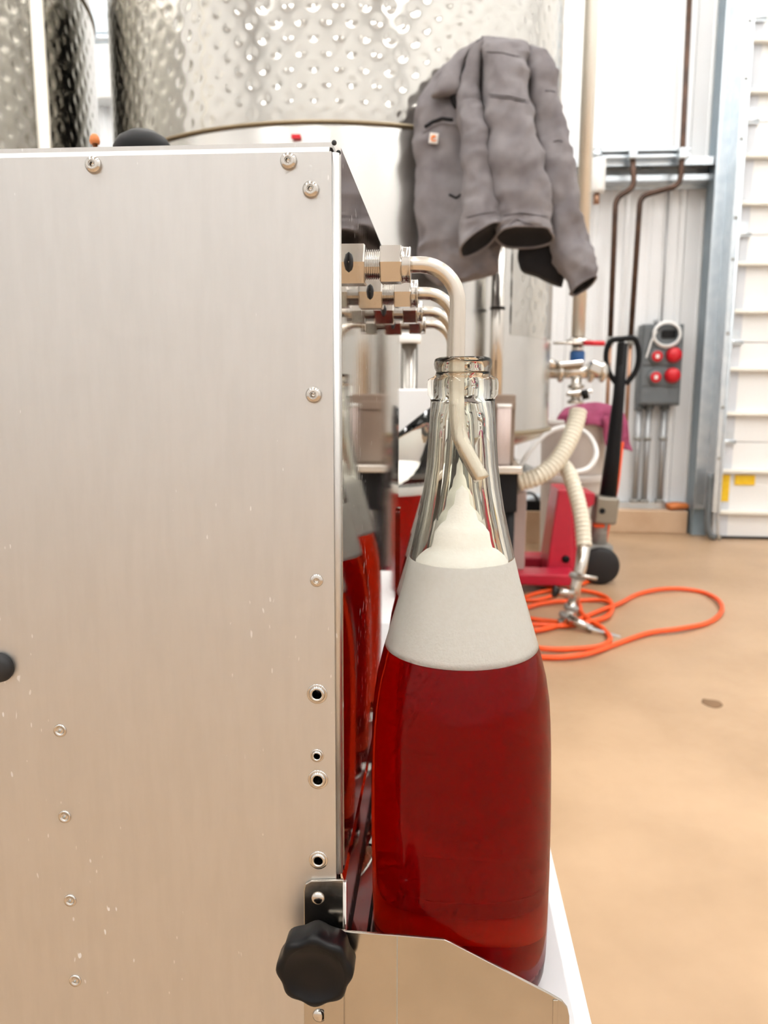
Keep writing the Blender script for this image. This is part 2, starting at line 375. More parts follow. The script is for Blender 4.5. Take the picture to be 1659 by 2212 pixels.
# housing
xl = X0-0.46
ZP = 0.535
fp = B().box(((xl+X0-0.003)/2, Y0+0.001, (ZT-.004+ZP)/2), (X0-0.003-xl, 0.002, ZT-.004-ZP)).build('front_panel', 'alu', fl)
lip = B(); lip.prism([(xl, Y0, ZT-.0042), (xl, Y0+.0004, ZT-.0034), (xl, Y0+.0032, ZT-.0004), (xl, Y0+.0042, ZT), (xl, Y0+.0042, ZT-.0042)], (X0-.004-xl, 0, 0))
lip.sweep([(X0-0.0022, Y0+0.003, ZT-0.004), (X0-0.0022, Y0+0.003, 0.684)], 0.0020, 12)
lip.build('folded_edge', 'alu', fl)
zsb = 0.682                                 # lower edge of the polished side
sp = B().box((X0-0.001, (Y0+Y1)/2+0.003, (ZT+zsb)/2), (0.002, Y1-Y0-0.006, ZT-zsb-0.002)).build('side_panel', 'polish', fl)
B().box(((xl+X0)/2-0.001, (Y0+Y1)/2, ZT-0.001), (X0-xl-0.004, Y1-Y0-0.004, 0.002)).build('top_panel', 'alu', fl)
B().box((xl+0.001, (Y0+Y1)/2, (ZT+ZS)/2), (0.002, Y1-Y0-0.006, ZT-ZS-0.004)).build('side_panel', 'alu', fl)
B().box(((xl+X0)/2, Y1-0.001, (ZT+ZS)/2), (X0-xl-0.004, 0.002, ZT-ZS-0.004)).build('back_panel', 'alu', fl)
B().lathe([(0, .0006), (.0010, .0005), (.0010, 0), (0, 0)], P(722, 309, Y=Y0), 12, (0, -1, 0)).build('corner_gap_disc', 'rubber', fl)  # black disc puts the shade of the open corner gap into colour
# rear corner strip on the polished side
B().box((X0+0.0012, Y1-0.004, (0.79+zsb)/2), (0.0024, 0.008, 0.79-zsb)).build('corner_strip', 'polish', fl)
# guide rail under the side panel
rl = B()
rl.add([(X0-0.001, Y0+.004, zsb+.002), (X0+0.0005, Y0+.004, zsb-.004), (X0+0.0015, Y0+.004, ZS+.030), (X0+0.0065, Y0+.004, ZS+.010), (X0+0.0075, Y0+.004, ZS+.001), (X0-0.006, Y0+.004, ZS+.001), (X0-.006, Y0+.004, zsb+.002)] +
       [(X0-0.001, Y1, zsb+.002), (X0+0.0005, Y1, zsb-.004), (X0+0.0015, Y1, ZS+.030), (X0+0.0065, Y1, ZS+.010), (X0+0.0075, Y1, ZS+.001), (X0-0.006, Y1, ZS+.001), (X0-.006, Y1, zsb+.002)],
       [tuple(range(7)), tuple(range(13, 6, -1))]+[(i, i+7, (i+1) % 7+7, (i+1) % 7) for i in range(7)], False)
rl.build('guide_rail', 'polish', fl, bevel=0.0012)
B().box((X0+0.0092, (Y0+Y1)/2, ZS+0.0012), (0.0022, Y1-Y0, 0.0012)).build('rail_gap_strip', 'rubber', fl)  # black strip drawn for the dark gap along the rail, shade as colour
# bottle platform
XP = 0.0655
B().box(((X0+XP)/2, 0.629, ZS-0.002), (XP-X0, 0.62, 0.004), bev=0.0008).build('bottle_platform', 'platform', fl)
# fasteners
def dome(px, py, rpx, name='screw', y=Y0, socket=True, m='nut', h=0.55):
    p = P(px, py, Y=y); r = rpx*y/F
    s = B().lathe([(0, -.0015), (r*.92, -.0015), (r, 0.0002), (r*.96, r*h*.45), (r*.75, r*h*.85), (r*.42, r*h), (r*.40, r*h*0.98), (r*.38, .0003), (0, .0003)] if socket else
                  [(0, -.001), (r, -.001), (r, 0.0002), (r*.93, r*h*.5), (r*.6, r*h*.9), (0, r*h)], p, 24, (0, -1, 0)).build(name, m, fl)
    if socket: B().lathe([(r*.40, r*h*.90), (r*.33, r*h*.90), (r*.33, .0004), (r*.40, .0004)], p, 6, (0, -1, 0), False).build('hex_socket', m, s)
    return s
for a in ((203, 357, 18), (624, 349, 18), (672, 410, 18), (678, 853, 18)): dome(*a, h=.7)
dome(684, 1254, 15, h=.35)
def rivnut(px, py, rpx):
    p = P(px, py, Y=Y0); r = rpx*Y0/F
    B().lathe([(r*.55, -.006), (r*.40, -.006), (r*.43, .0005), (r*.50, .0012), (r*.66, .0013), (r*.76, .0004), (r*.80, .0002), (r*.92, .0007), (r, 0), (r, -.0002), (r*.55, -.0003), (r*.55, -.006)], p, 32, (0, -1, 0)).build('threaded_insert', 'nut', fl)
    c_ = B().cyl(p+V((0, -.01, 0)), p+V((0, .01, 0)), r*.60, n=24).build('bore_cutter', 'nut')     # drill a real bore through the panel
    md = fp.modifiers.new('bore', 'BOOLEAN'); md.object = c_; md.operation = 'DIFFERENCE'; md.solver = 'EXACT'
    bpy.context.view_layer.update(); dg = bpy.context.evaluated_depsgraph_get()
    me = bpy.data.meshes.new_from_object(fp.evaluated_get(dg)); fp.modifiers.clear(); fp.data = me; bpy.data.objects.remove(c_)
for a in ((685, 1499, 24), (687, 1684, 24), (688, 1858, 23), (685, 1632, 16)): rivnut(*a)
for a in ((130, 1578, 16), (140, 1764, 16), (152, 1945, 16), (163, 2118, 16)):
    p = P(a[0], a[1], Y=Y0); r = a[2]*Y0/F
    s = B().lathe([(0, -.001), (r, -.001), (r, .0002), (r*.9, .0008), (r*.55, .0002), (r*.5, -.0002), (r*.25, .0004), (0, .0005)], p, 24, (0, -1, 0)).build('pop_rivet', 'nut', fl)
    B().lathe([(0, .0008), (r*.2, .0008), (r*.2, .0003), (0, .0003)], p, 10, (0, -1, 0)).build('rivet_pin', 'greypaint', s)
p = P(0, 1440, Y=Y0); r = 36*Y0/F
B().lathe([(0, -.002), (r*.9, -.002), (r*.98, .0005), (r, .001), (r*.94, .0028), (r*.7, .0042), (0, .0048)], p, 32, (0, -1, 0)).build('rubber_plug', 'rubber', fl)
# front bracket, guard plate and knob
YBK = Y0-0.0016
def pp(pts, y): return [P(a, b, Y=y) for a, b in pts]
B().prism(pp([(657, 2400), (656, 1925), (659, 1910), (672, 1903), (742, 1901), (747, 1905), (748, 2400)], YBK), (0, 0.0015, 0)).build('bracket', 'plate', fl, bevel=0.0004)
br = B(); a, b = P(745, 1903, Y=YBK), P(745, 2260, Y=YBK)
br.sweep([a, b], 0.0010, 10); br.build('bracket_fold', 'nut', fl)
YG = 0.3075
gp = pp([(700, 2500), (700, 2012), (745, 2013), (858, 2021), (960, 2030), (975, 2037), (1188, 2148), (1214, 2163), (1226, 2178), (1230, 2196), (1236, 2500)], YG)
for v in gp: v.z = max(v.z, ZS-0.055)
gd = B().prism(gp, (0, 0.0014, 0)).build('guard_plate', 'plate', fl, bevel=0.0003)
a, b = P(858, 2022, Y=YG-0.0001), P(858, 2325, Y=YG-0.0001); b.z = ZS-.05
B().bar(a, b, 0.0003, 0.0003).build('scribed_line', 'greypaint', gd)
a, b = P(1200, 2160, Y=YG-0.0002), P(1200, 2325, Y=YG-0.0002); b.z = ZS-.05
B().bar(a, b, 0.0022, 0.0006, 0.0002, up=(0, 1, 0)).build('end_crease', 'plate', gd)
B().bar(P(735, 2020, Y=YG+.0012), P(735, 2300, Y=YG+.0012), 0.004, 0.0075, up=(0, 1, 0)).build('guard_spacer', 'plate', fl)
dome(687, 1940, 16, 'bracket_rivet', YBK, False, h=.5); dome(690, 2193, 17, 'bracket_rivet', YBK, False, h=.5)
kc = P(678, 2104, Y=0.2925); KR = 92*0.2945/F
kb = B(); rings = []
for (rf, y) in ((.30, Y0-.003), (.62, .3065), (.93, .3055), (.99, .304), (1.0, .2955), (.985, .2935), (.93, .2924), (.80, .2920), (.78, .2926), (.3, .2924)):
    rings.append([V((kc.x+math.cos(t)*KR*rf*(1+(0.045*math.cos(8*t) if rf > .85 else 0)), y, kc.z+math.sin(t)*KR*rf*(1+(0.045*math.cos(8*t) if rf > .85 else 0)))) for t in [2*PI*i/64 for i in range(64)]])
n = 64; vs = [v for r_ in rings for v in r_]
fs = [(i*n+k, i*n+(k+1) % n, (i+1)*n+(k+1) % n, (i+1)*n+k) for i in range(len(rings)-1) for k in range(n)]
kb.add(vs, fs); kb.f += [tuple(range(n)), tuple((len(rings)-1)*n+k for k in range(n))]; kb.sm += [False, False]
kn = kb.build('knob', 'blackp', fl); kn['label'] = 'black lobed clamping knob'
# spouts
YB1, PITCH = 0.356, 0.100
TX = P(988, 720, Y=YB1).x; TZ = P(905, 572, Y=YB1).z
sx = lambda px: P(px, 572, Y=YB1).x
pts = [(sx(780), YB1, TZ), (sx(908), YB1, TZ)]
RBD = TX-sx(908)
pts += arc((sx(908), YB1, TZ-RBD), (0, 0, 1), (1, 0, 0), RBD, 0, PI/2, 14)[1:]
pts += [(TX, YB1, 0.925), (TX, YB1, 0.905), (TX+.0003, YB1, 0.893)]
t3 = P(1002, 965, Y=YB1-.002); t4 = P(1040, 1036, Y=YB1-.004)
pts += spline([(TX+.0003, YB1, .893), (TX+.0012, YB1-.0005, .884), t3, t4], 6)[1:]
RT = 17.0*YB1/F
sp0 = B().sweep(pts, RT, 18).build('spout', 'tube', fl)
hexa = lambda xa, xb, r: B().cyl((xa, YB1, TZ), (xb, YB1, TZ), r, n=6, flat=True)
def hexnut(xa, xb, r, ph, ch=.93):
    b = B(); vs = []
    for x, k in ((xa, ch), (xa+.0006, 1), (xb-.0006, 1), (xb, .93)):
        vs += [V((x, YB1+math.cos(ph+i*PI/3)*r*k, TZ+math.sin(ph+i*PI/3)*r*k)) for i in range(6)]
    b.add(vs, [(j*6+i, j*6+(i+1) % 6, (j+1)*6+(i+1) % 6, (j+1)*6+i) for j in range(3) for i in range(6)]+[tuple(range(6)), tuple(range(18, 24))], False)
    return b
hexnut(X0, sx(791), 0.0098, 0.0, 1.0).build('hex_body', 'nut', sp0)
th = []; rr = []
xa, xb = sx(789), sx(825)
for i in range(37): th.append((xa+(xb-xa)*i/36, YB1, TZ)); rr.append(0.0066 if i % 4 < 2 else 0.0058)
B().sweep(th, rr, 24, flat=True).build('thread', 'nut', sp0)
hexnut(sx(822), sx(869), 0.0090, 0.0).build('hex_nut', 'nut', sp0)
cl = []
for i, (px, rf) in enumerate(((866, .0070), (870, .0080), (873, .0077), (884, .0077), (886, .0080), (888, .0074))): cl.append(((sx(px), YB1, TZ), rf))
B().sweep([c[0] for c in cl], [c[1] for c in cl], 24).build('collar', 'nut', sp0)
B().sweep([(X0-.0001, YB1-.0088, TZ-.0042), (X0+.0005, YB1-.0088, TZ-.003), (X0+.0011, YB1-.0088, TZ), (X0+.0005, YB1-.0088, TZ+.003), (X0-.0001, YB1-.0088, TZ+.0042)], [.0003, .0010, .0014, .0010, .0003], 8).build('set_mark', 'rubber', sp0)
for k in range(1, 4):
    c = copy_tree(sp0, fl); c.location.y += PITCH*k
# things on top of the housing, seen over its front edge
can = thing('black_canister', (0, 0, 0), 'black round-topped canister on top of the metal filler box', 'canister')
yc = 0.62; pc = P(308, 283, Y=yc); can.location = (pc.x, yc, ZT); WL[can] = V((pc.x, yc, ZT))
hh = pc.z-ZT; rc = 62*yc/F
B().lathe([(0, 0), (rc*.96, 0), (rc, .003), (rc, hh-.022), (rc*.97, hh-.018), (0, hh-.018)], (pc.x, yc, ZT), 32).build('body', 'mattblack', can)
B().lathe([(rc*.97, hh-.018), (rc*.98, hh-.013), (rc*.80, hh-.006), (rc*.45, hh-.001), (0, hh)], (pc.x, yc, ZT), 32).build('domed_lid', 'mattblack', can)
po = P(204, 290, Y=yc); ho = po.z-ZT
og = thing('orange_capped_tube', (po.x, yc, ZT), 'thin upright tube with orange cap on top of the filler box', 'tube')
B().cyl((po.x, yc, ZT), (po.x, yc, ZT+ho-.007), .0022, n=14).build('tube', 'steel', og)
B().lathe([(0, ho-.007), (.0036, ho-.007), (.0040, ho-.005), (.0034, ho-.002), (.0020, ho), (0, ho)], (po.x, yc, ZT), 14).build('cap', 'orangetool', og)

# ============================================================ bottles
AX = 0.0108
outer = [(0, .006), (.030, .0012), (.036, 0), (.0400, .0014), (.0425, .006), (.0432, .013), (.0437, .030), (.0440, .060), (.0440, .085), (.0437, .105), (.0433, .121), (.0428, .133), (.0420, .144),
         (.0402, .1555), (.0374, .167), (.0340, .1785), (.0306, .190), (.0274, .2012), (.0246, .2125), (.0220, .2235), (.0196, .2345), (.0178, .2455), (.0164, .256), (.0156, .2665), (.0150, .277),
         (.0146, .2845), (.0148, .2862), (.0160, .2876), (.0162, .2925), (.0157, .2945), (.0136, .2955), (.0124, .2965), (.0120, .2980), (.0128, .2992), (.0131, .3015), (.0126, .3035), (.0110, .3042)]
TH = 0.0032
inner = [(.0096, .3032), (.0094, .295), (.0098, .288), (.0118, .277), (.0124, .2665), (.0132, .256), (.0146, .2455), (.0164, .2345), (.0188, .2235), (.0214, .2125), (.0242, .2012), (.0274, .190), (.0308, .1785), (.0342, .167), (.0370, .1555),
         (.0388, .144), (.0396, .133), (.0401, .121), (.0405, .105), (.0408, .085), (.0408, .060), (.0405, .030), (.0398, .018), (.0375, .011), (.030, .0085), (.015, .013), (0, .016)]
def rin(z):                                     # inner radius at height z
    q = sorted((b, a) for a, b in inner if a > .02 or b > .1); 
    return float(np.interp(z, [x[0] for x in q], [x[1] for x in q]))
OV = 0.0006                                     # liquid wets the wall: a hair into the glass
def bottle(k, fb, ft, label):
    t = thing('cider_bottle', (0, 0, 0), label, 'bottle', 'bottles under the filler spouts')
    zcut = ft-.006
    B().lathe(outer+[(r_, z_) for r_, z_ in inner if z_ > zcut+.002]+[(rin(zcut), zcut), (0, zcut)], (0, 0, 0), 72).build('glass', 'glass', t)
    wl = [(0, .0154), (.015, .0124), (.030, .0079), (.0378, .0106), (.0402, .0178)] + [(rin(z)+OV, z) for z in np.linspace(.026, fb, 24)] + [(0, fb)]
    B().lathe(wl, (0, 0, 0), 72).build('cider', 'wine', t)
    fm = [(0, fb-.0004)] + [(rin(z)+OV*1.3, z) for z in np.linspace(fb-.0004, ft, 16)]
    re = rin(ft)
    fm += [(re*.93, ft+.0028), (re*.80, ft+.0050), (re*.66, ft+.0062), (re*.62, ft+.009), (re*.58, ft+.014), (re*.46, ft+.0175), (re*.34, ft+.0195), (re*.29, ft+.024), (re*.17, ft+.027), (re*.13, ft+.033), (0, ft+.036)]
    B().lathe(fm, (0, 0, 0), 56).build('foam', 'foam', t)
    # clear drops clinging inside the mouth
    t.location = (AX+.0018, YB1+PITCH*k, ZS); t.rotation_euler = (0, -0.0127, 0)
    return t
zf = lambda py: P(1000, py, Y=YB1).z-ZS
fb0, ft0 = zf(1392), zf(1212)
bottle(0, fb0, ft0, 'foaming red cider bottle standing at the guard plate and knob')
bottle(1, fb0-.001, ft0+.004, 'foaming red cider bottle second along from the guard plate')
bottle(2, fb0+.001, ft0-.003, 'foaming red cider bottle third along from the guard plate')
bottle(3, fb0, ft0+.002, 'foaming red cider bottle under the last spout, nearest the jar')

# ============================================================ jar and board at the table end
YJ = 1.105; jx = P(820, 1150, Y=YJ).x
zj = lambda py: P(918, py, Y=YJ).z-ZS
jar = thing('glass_jug', (jx, YJ, ZS), 'wide clear glass jug of foamy red cider at the table end', 'jug')
RJ = 0.078
hr = zj(985)
def slant(prof, c, m, name, parent, n=48, k=0.8):
    b = B().lathe(prof, c, n)
    b.v = [(x, y, z + (max(0, (z-ZS)-hr*.85)/(hr*.15))**2*max(0.0, x-c[0]+.015)*k) for x, y, z in b.v]
    return b.build(name, m, parent)
c = (jx, YJ, ZS)
slant([(0, 0), (RJ*.93, 0), (RJ, .006), (RJ, hr-.004), (RJ-.002, hr), (RJ-.004, hr-.003), (RJ-.004, zj(1060)+.006), (0, zj(1060)+.006)], c, 'glass', 'glass', jar)
zl = zj(1060)
B().lathe([(0, .0065), (RJ*.86, .0068), (RJ-.0035, .0100), (RJ-.0035, zl), (0, zl)], c, 48).build('cider', 'wine', jar)
B().lathe([(0, zl-.0003), (RJ-.0033, zl-.0003), (RJ-.0033, zl+.012), (RJ*.85, zl+.014), (0, zl+.015)], c, 48).build('foam', 'foam', jar)
hb = P(895, 838, Y=1.22)
B_ = B().box((P(935, 838, Y=1.22).x-.075, 1.22, (hb.z+ZS-.002)/2), (0.15, 0.012, hb.z-ZS+.002), bev=.003).build('white_board', 'white')
B_.location.z = ZS-.004+.0005
tag(B_, 'upright white plastic board behind the glass jug', 'board')

# ============================================================ tanks
def circ_center(a_l, a_r, R):
    half = (a_r-a_l)/2; D = R/math.sin(half); a = (a_l+a_r)/2
    return V((math.sin(a)*D, math.cos(a)*D, 0)), D
def cyl_hit(px, py, c, R):                       # pixel ray against an upright cylinder
    d = RM @ np.array([(px-829.5)/F, -(py-1106)/F, -1.0])
    a = d[0]**2+d[1]**2; b = -2*(d[0]*c.x+d[1]*c.y); q = c.x**2+c.y**2-R*R
    t = (-b-math.sqrt(max(0, b*b-4*a*q)))/(2*a)
    return V((d[0]*t, d[1]*t, HC+d[2]*t))
def dimpled(c, R, z0, z1, a0, a1, pc_, pv, step, depth=0.0026):
    """sheet with a staggered lattice of pressed weld dimples; angles measured from -Y"""
    na = int((a1-a0)*R/step); nz = int((z1-z0)/step)
    A, Z = np.meshgrid(np.linspace(a0, a1, na+1), np.linspace(z0, z1, nz+1)); u = A*R; v = Z-z0-pv*.30
    best = np.full(u.shape, 9.0)
    for off in (0, 1):                            # two interleaved rectangular lattices
        uu = u - off*pc_; vv = v - off*pv/2
        du = uu-np.round(uu/(2*pc_))*2*pc_; dv = vv-np.round(vv/pv)*pv
        rho = np.sqrt(du*du+dv*dv); best = np.minimum(best, rho)
    h = depth*(1-np.exp(-(best/0.0112)**2)) + depth*.45*np.exp(-(best/0.0042)**2)
    edge = np.minimum(np.minimum((Z-z0), (z1-Z))/.03, 1.0); edge = np.clip(edge, 0, 1); h *= edge
    r = R+h; x = c.x+np.sin(A)*r; y = c.y-np.cos(A)*r
    vs = np.stack([x.ravel(), y.ravel(), Z.ravel()], 1).tolist(); w_ = na+1
    fs = [(j*w_+i, j*w_+i+1, (j+1)*w_+i+1, (j+1)*w_+i) for j in range(nz) for i in range(na)]
    return B().add(vs, fs)
RTK = 0.80
tc, TD = circ_center(az(240, 180), az(1213, 180), RTK)
ang = lambda p, c=tc: math.atan2(p.x-c.x, -(p.y-c.y))
zseam = cyl_hit(780, 264, tc, RTK).z
zbot = cyl_hit(1080, 938, tc, RTK).z
tank = thing('fermentation_tank', (tc.x, tc.y, 0), 'large stainless tank with dimpled jacket, grey coat hung on it', 'tank')
zt_top = 2.55
B().lathe([(RTK-.004, zbot), (RTK-.004, zt_top+.4), (RTK*.93, zt_top+.50), (.35, zt_top+.62), (0, zt_top+.64)], tc, 128).build('shell', 'tanksmooth', tank)
af = math.atan2(-tc.x, tc.y)
dimpled(tc, RTK, zseam, zt_top, af-1.72, af+1.72, 0.0345, 0.078, 0.0046).build('dimple_jacket', 'tank', tank)
pts = [(tc.x+math.sin(af+t)*(RTK+.0015), tc.y-math.cos(af+t)*(RTK+.0015), zseam) for t in np.linspace(-1.8, 1.8, 90)]
B().sweep(pts, .0045, 8).build('weld_seam', 'tankdark', tank)
B().sweep([(tc.x+math.sin(t)*(RTK+.001), tc.y-math.cos(t)*(RTK+.001), zbot) for t in np.linspace(0, 2*PI, 120)[:-1]], .008, 8, closed=True).build('bottom_seam', 'tankdark', tank)
B().lathe([(RTK-.004, zbot), (RTK-.03, zbot-.03), (.22, zbot-.22), (0, zbot-.22)], tc, 96).build('bottom_cone', 'tanksmooth', tank)
for t in (0.15, 1.05, 2.4, 4.0, 5.4):
    x, y = tc.x+math.sin(t)*.68, tc.y-math.cos(t)*.68
    lg = B().cyl((x, y, 0.012), (x, y, zbot-.004), .045, n=20).build('leg', 'tanksmooth', tank)
    B().cyl((x, y, 0), (x, y, .014), .075, n=20).build('foot', 'steel', lg)
a0, a1 = ang(cyl_hit(1106, 660, tc, RTK)), ang(cyl_hit(1184, 660, tc, RTK))
z0, z1 = cyl_hit(1140, 727, tc, RTK).z, cyl_hit(1140, 470, tc, RTK).z
dimpled(tc, RTK-.0035, z0, z1, a0, a1, 0.0345, 0.078, 0.0055).build('dimple_panel', 'tank', tank)
# gauge plate with red stripe
p = cyl_hit(690, 290, tc, RTK); q = cyl_hit(640, 291, tc, RTK)
ro = Matrix.Rotation(math.atan2(p.x-tc.x, -(p.y-tc.y)), 3, 'Z')
B().box(p+V((0, -.004, -.03)), (.06, .004, .075), ro, .001).build('rating_plate', 'galv', tank)
B().box(q+V((0, -.004, -.006)), (.026, .004, .012), ro, .001).build('red_label', 'redp', tank)
# level tube on the lower shell
p = cyl_hit(1058, 620, tc, RTK); d = (p-V((tc.x, tc.y, p.z))).normalized()*.035
lt = B().cyl(V((p.x, p.y, zbot+.05))+d, V((p.x, p.y, 1.35))+d, .020, n=16).build('level_tube', 'steel', tank)
p2 = P(1058, 668, Y=p.y)
B().cyl(V((p.x, p.y, p2.z-.004))+d, V((p.x, p.y, p2.z+.004))+d, .023, n=16).build('ring', 'rubber', lt)
# left tank
D2 = 3.35; a2 = az(207, 180)-math.asin(RTK/D2); c2 = V((math.sin(a2)*D2, math.cos(a2)*D2, 0))
tank2 = thing('storage_tank', (c2.x, c2.y, 0), 'dimpled stainless tank with a pale upright pipe before it', 'tank')
zs2 = P(192, 84, Y=3.05).z
B().lathe([(RTK-.004, .75), (RTK-.004, 3.4), (.4, 3.6), (0, 3.62)], c2, 96).build('shell', 'tanksmooth', tank2)
af2 = math.atan2(-c2.x, c2.y)
dimpled(c2, RTK, 1.0, zs2, af2-1.7, af2+1.7, 0.036, 0.080, 0.0062, 0.0036).build('dimple_jacket', 'tank', tank2)
B().sweep([(c2.x+math.sin(af2+t)*(RTK+.002), c2.y-math.cos(af2+t)*(RTK+.002), zs2) for t in np.linspace(-1.7, 1.7, 60)], .006, 8).build('weld_seam', 'tankdark', tank2)
B().lathe([(RTK-.004, .75), (.25, .5), (0, .5)], c2, 64).build('bottom_cone', 'tanksmooth', tank2)
for t in (0.4, 1.97, 3.54, 5.1):
    x, y = c2.x+math.sin(t)*.68, c2.y-math.cos(t)*.68; B().cyl((x, y, 0), (x, y, .76), .045, n=16).build('leg', 'tanksmooth', tank2)
# pale upright pipe
yp = 2.05; p = P(93, 250, Y=yp)
pole = thing('upright_pipe', (p.x, yp, 0), 'pale upright floor pipe in front of the far tank', 'pipe')
B().cyl((p.x, yp, 0.01), (p.x, yp, 2.6), .0165, n=24).build('pipe', 'beige', pole)
B().lathe([(0, 0), (.06, 0), (.06, .012), (.02, .02), (0, .02)], (p.x, yp, 0), 24).build('flange', 'steel', pole)
# white wall unit seen between the tanks
yu = YW-0.14
a, b = P(170, 95, Y=yu), P(262, 212, Y=yu)
wu = thing('wall_unit', ((a.x+b.x)/2, YW-.05, b.z), 'white wall unit with grey rail between the two tanks', 'wall unit')
B().box(((a.x+b.x)/2, YW-.07, (a.z+b.z)/2), (b.x-a.x, .14, a.z-b.z), bev=.012).build('body', 'whiteplastic', wu)
zr = P(215, 78, Y=yu).z
B().cyl((a.x, YW-.10, zr), (b.x, YW-.10, zr), .028, n=16).build('rail', 'galv', wu)
zr2 = P(215, 30, Y=yu).z
B().box(((a.x+b.x)/2, YW-.06, zr2), (b.x-a.x, .10, .20), bev=.01).build('cable_tray', 'steelblue', wu)
B().box(((a.x+b.x)/2, YW-.03, (a.z+zr2)/2), (.05, .05, zr2-a.z+.1)).build('bracket', 'galv', wu)

# ============================================================ standpipe behind the jug
ys = 1.55; p = P(884, 760, Y=ys)
sp_ = thing('standpipe', (p.x, ys, 0), 'stainless standpipe with white cap behind the glass jug', 'pipe')
zt_ = P(884, 742, Y=ys).z
B().cyl((p.x, ys, .01), (p.x, ys, zt_), .0165, n=24).build('pipe', 'darksteel', sp_)
B().lathe([(0, 0), (.022, 0), (.0235, .004), (.0235, .014), (.020, .018), (0, .018)], (p.x, ys, zt_), 24).build('cap', 'whiteplastic', sp_)
B().lathe([(0, 0), (.11, 0), (.11, .01), (.02, .02), (0, .02)], (p.x, ys, 0), 24).build('base', 'steel', sp_)

# ============================================================ coat
jy = lambda px, py: cyl_hit(min(px, 1180), py, tc, RTK).y
coat = thing('work_coat', (0, 0, 0), 'grey canvas work coat with small patch hung on the tank', 'coat')
cp = P(1080, 400, Y=2.2); coat.location = (cp.x, cp.y, P(1080, 610, Y=2.2).z); WL[coat] = V(coat.location)
def loft(secs, name, m, parent, n=30, fold=.010, seed=0.0, cap=(True, True), lining=None, sub=9, tilt=0.0):
    n = int(n*1.6)
    """secs: (pxL, pyL, pxR, pyR, Y centre, half thickness) across a hanging piece of cloth"""
    L = [P(a, b, Y=y) for a, b, c_, d_, y, h in secs]; R = [P(c_, d_, Y=y) for a, b, c_, d_, y, h in secs]; H = [h for *_, h in secs]
    Ls, Rs = spline(L, sub), spline(R, sub); Hs = [v.x for v in spline([(h, 0, 0) for h in H], sub)]
    m_ = len(Ls); vs = []
    for j in range(m_):
        c_ = (Ls[j]+Rs[j])/2; u = (Rs[j]-Ls[j])/2
        for i in range(n):
            a = 2*PI*i/n; ca, sa = math.cos(a), math.sin(a)
            e = 0.72
            p = c_ + u*(abs(ca)**e*(1 if ca >= 0 else -1)) + V((0, -1, 0))*Hs[j]*(abs(sa)**e*(1 if sa >= 0 else -1))
            q = V((p.x*9+seed, p.y*6, p.z*4.0+seed*2))
            f1 = noise.noise(q); f2 = noise.noise(V((p.x*26+seed, p.y*20, p.z*13))); f3 = 1-2*abs(noise.noise(V((p.x*12+p.z*9+seed, p.y*9, p.z*10-p.x*5))))
            f4 = 1-2*abs(noise.noise(V((p.x*30-p.z*22+seed, p.y*20, p.z*26+p.x*10))))
            o = (u.normalized()*ca + V((0, -1, 0))*sa)
            k = 1
            p = p + o*(fold*(f1*.9+f2*.5+f3*.75+f4*.35))*k
            e_ = max(0.0, (j-(m_-13))/12.0); p = p + V((0, 0, 1))*sa*tilt*e_*e_
            vs.append(p)
    fs = [(j*n+i, j*n+(i+1) % n, (j+1)*n+(i+1) % n, (j+1)*n+i) for j in range(m_-1) for i in range(n)]
    b = B().add(vs, fs)
    if cap[0]: b.f.append(tuple(reversed(range(n)))); b.sm.append(True)
    if cap[1]: b.f.append(tuple((m_-1)*n+i for i in range(n))); b.sm.append(True)
    o = b.build(name, m, parent)
    if lining:                                   # the open end: hem rim and dark lining inside
        k0 = m_-1; cen = sum((vs[k0*n+i] for i in range(n)), V())/n; up = sum((vs[(k0-8)*n+i] for i in range(n)), V())/n
        rim = B().sweep([vs[k0*n+i] for i in range(n)], .0035, 6, closed=True); rim.build('hem', m, o)
        up2 = sum((vs[(k0-4)*n+i] for i in range(n)), V())/n
        ring = [vs[k0*n+i]*.985+cen*.015+V((0, 0, .001)) for i in range(n)]; rg2 = [(vs[(k0-4)*n+i]*.72+up2*.28) for i in range(n)]
        B().add(ring+rg2, [(i, (i+1) % n, n+(i+1) % n, n+i) for i in range(n)]+[tuple(range(n, 2*n))]).build('lining', lining, o)
    return o
Yc = 2.185
# front body with pocket
body = loft([(1022, 95, 1050, 86, Yc+.07, .012), (985, 125, 1060, 110, Yc+.06, .030), (942, 175, 1050, 170, Yc+.05, .045), (912, 240, 1040, 240, Yc+.045, .05), (905, 320, 1050, 320, Yc+.045, .055),
             (905, 410, 1060, 420, Yc+.045, .055), (907, 500, 1075, 510, Yc+.045, .055), (912, 555, 1080, 560, Yc+.045, .05), (925, 590, 1060, 590, Yc+.045, .045), (950, 615, 1015, 606, Yc+.045, .03)], 'body_front', 'jacket', coat, 44, .014, 1.3)
loft([(985, 122, 1035, 88, Yc-.005, .012), (952, 165, 1003, 130, Yc-.02, .016), (935, 205, 992, 185, Yc-.03, .015), (945, 212, 985, 205, Yc-.028, .008)], 'collar', 'jacket', coat, 24, .006, 4.0)
loft([(1020, 100, 1046, 90, Yc-.03, .010), (1000, 170, 1032, 150, Yc-.03, .014), (993, 235, 1030, 230, Yc-.035, .018), (1000, 300, 1040, 300, Yc-.03, .018), (1010, 360, 1050, 360, Yc-.02, .015)], 'placket', 'jacket', coat, 24, .008, 7.0)
loft([(972, 150, 1006, 128, Yc-.012, .010), (966, 190, 1006, 180, Yc-.022, .014), (985, 235, 1004, 232, Yc-.015, .010)], 'inner_lining', 'jacketdk', coat, 20, .003, 21.0)
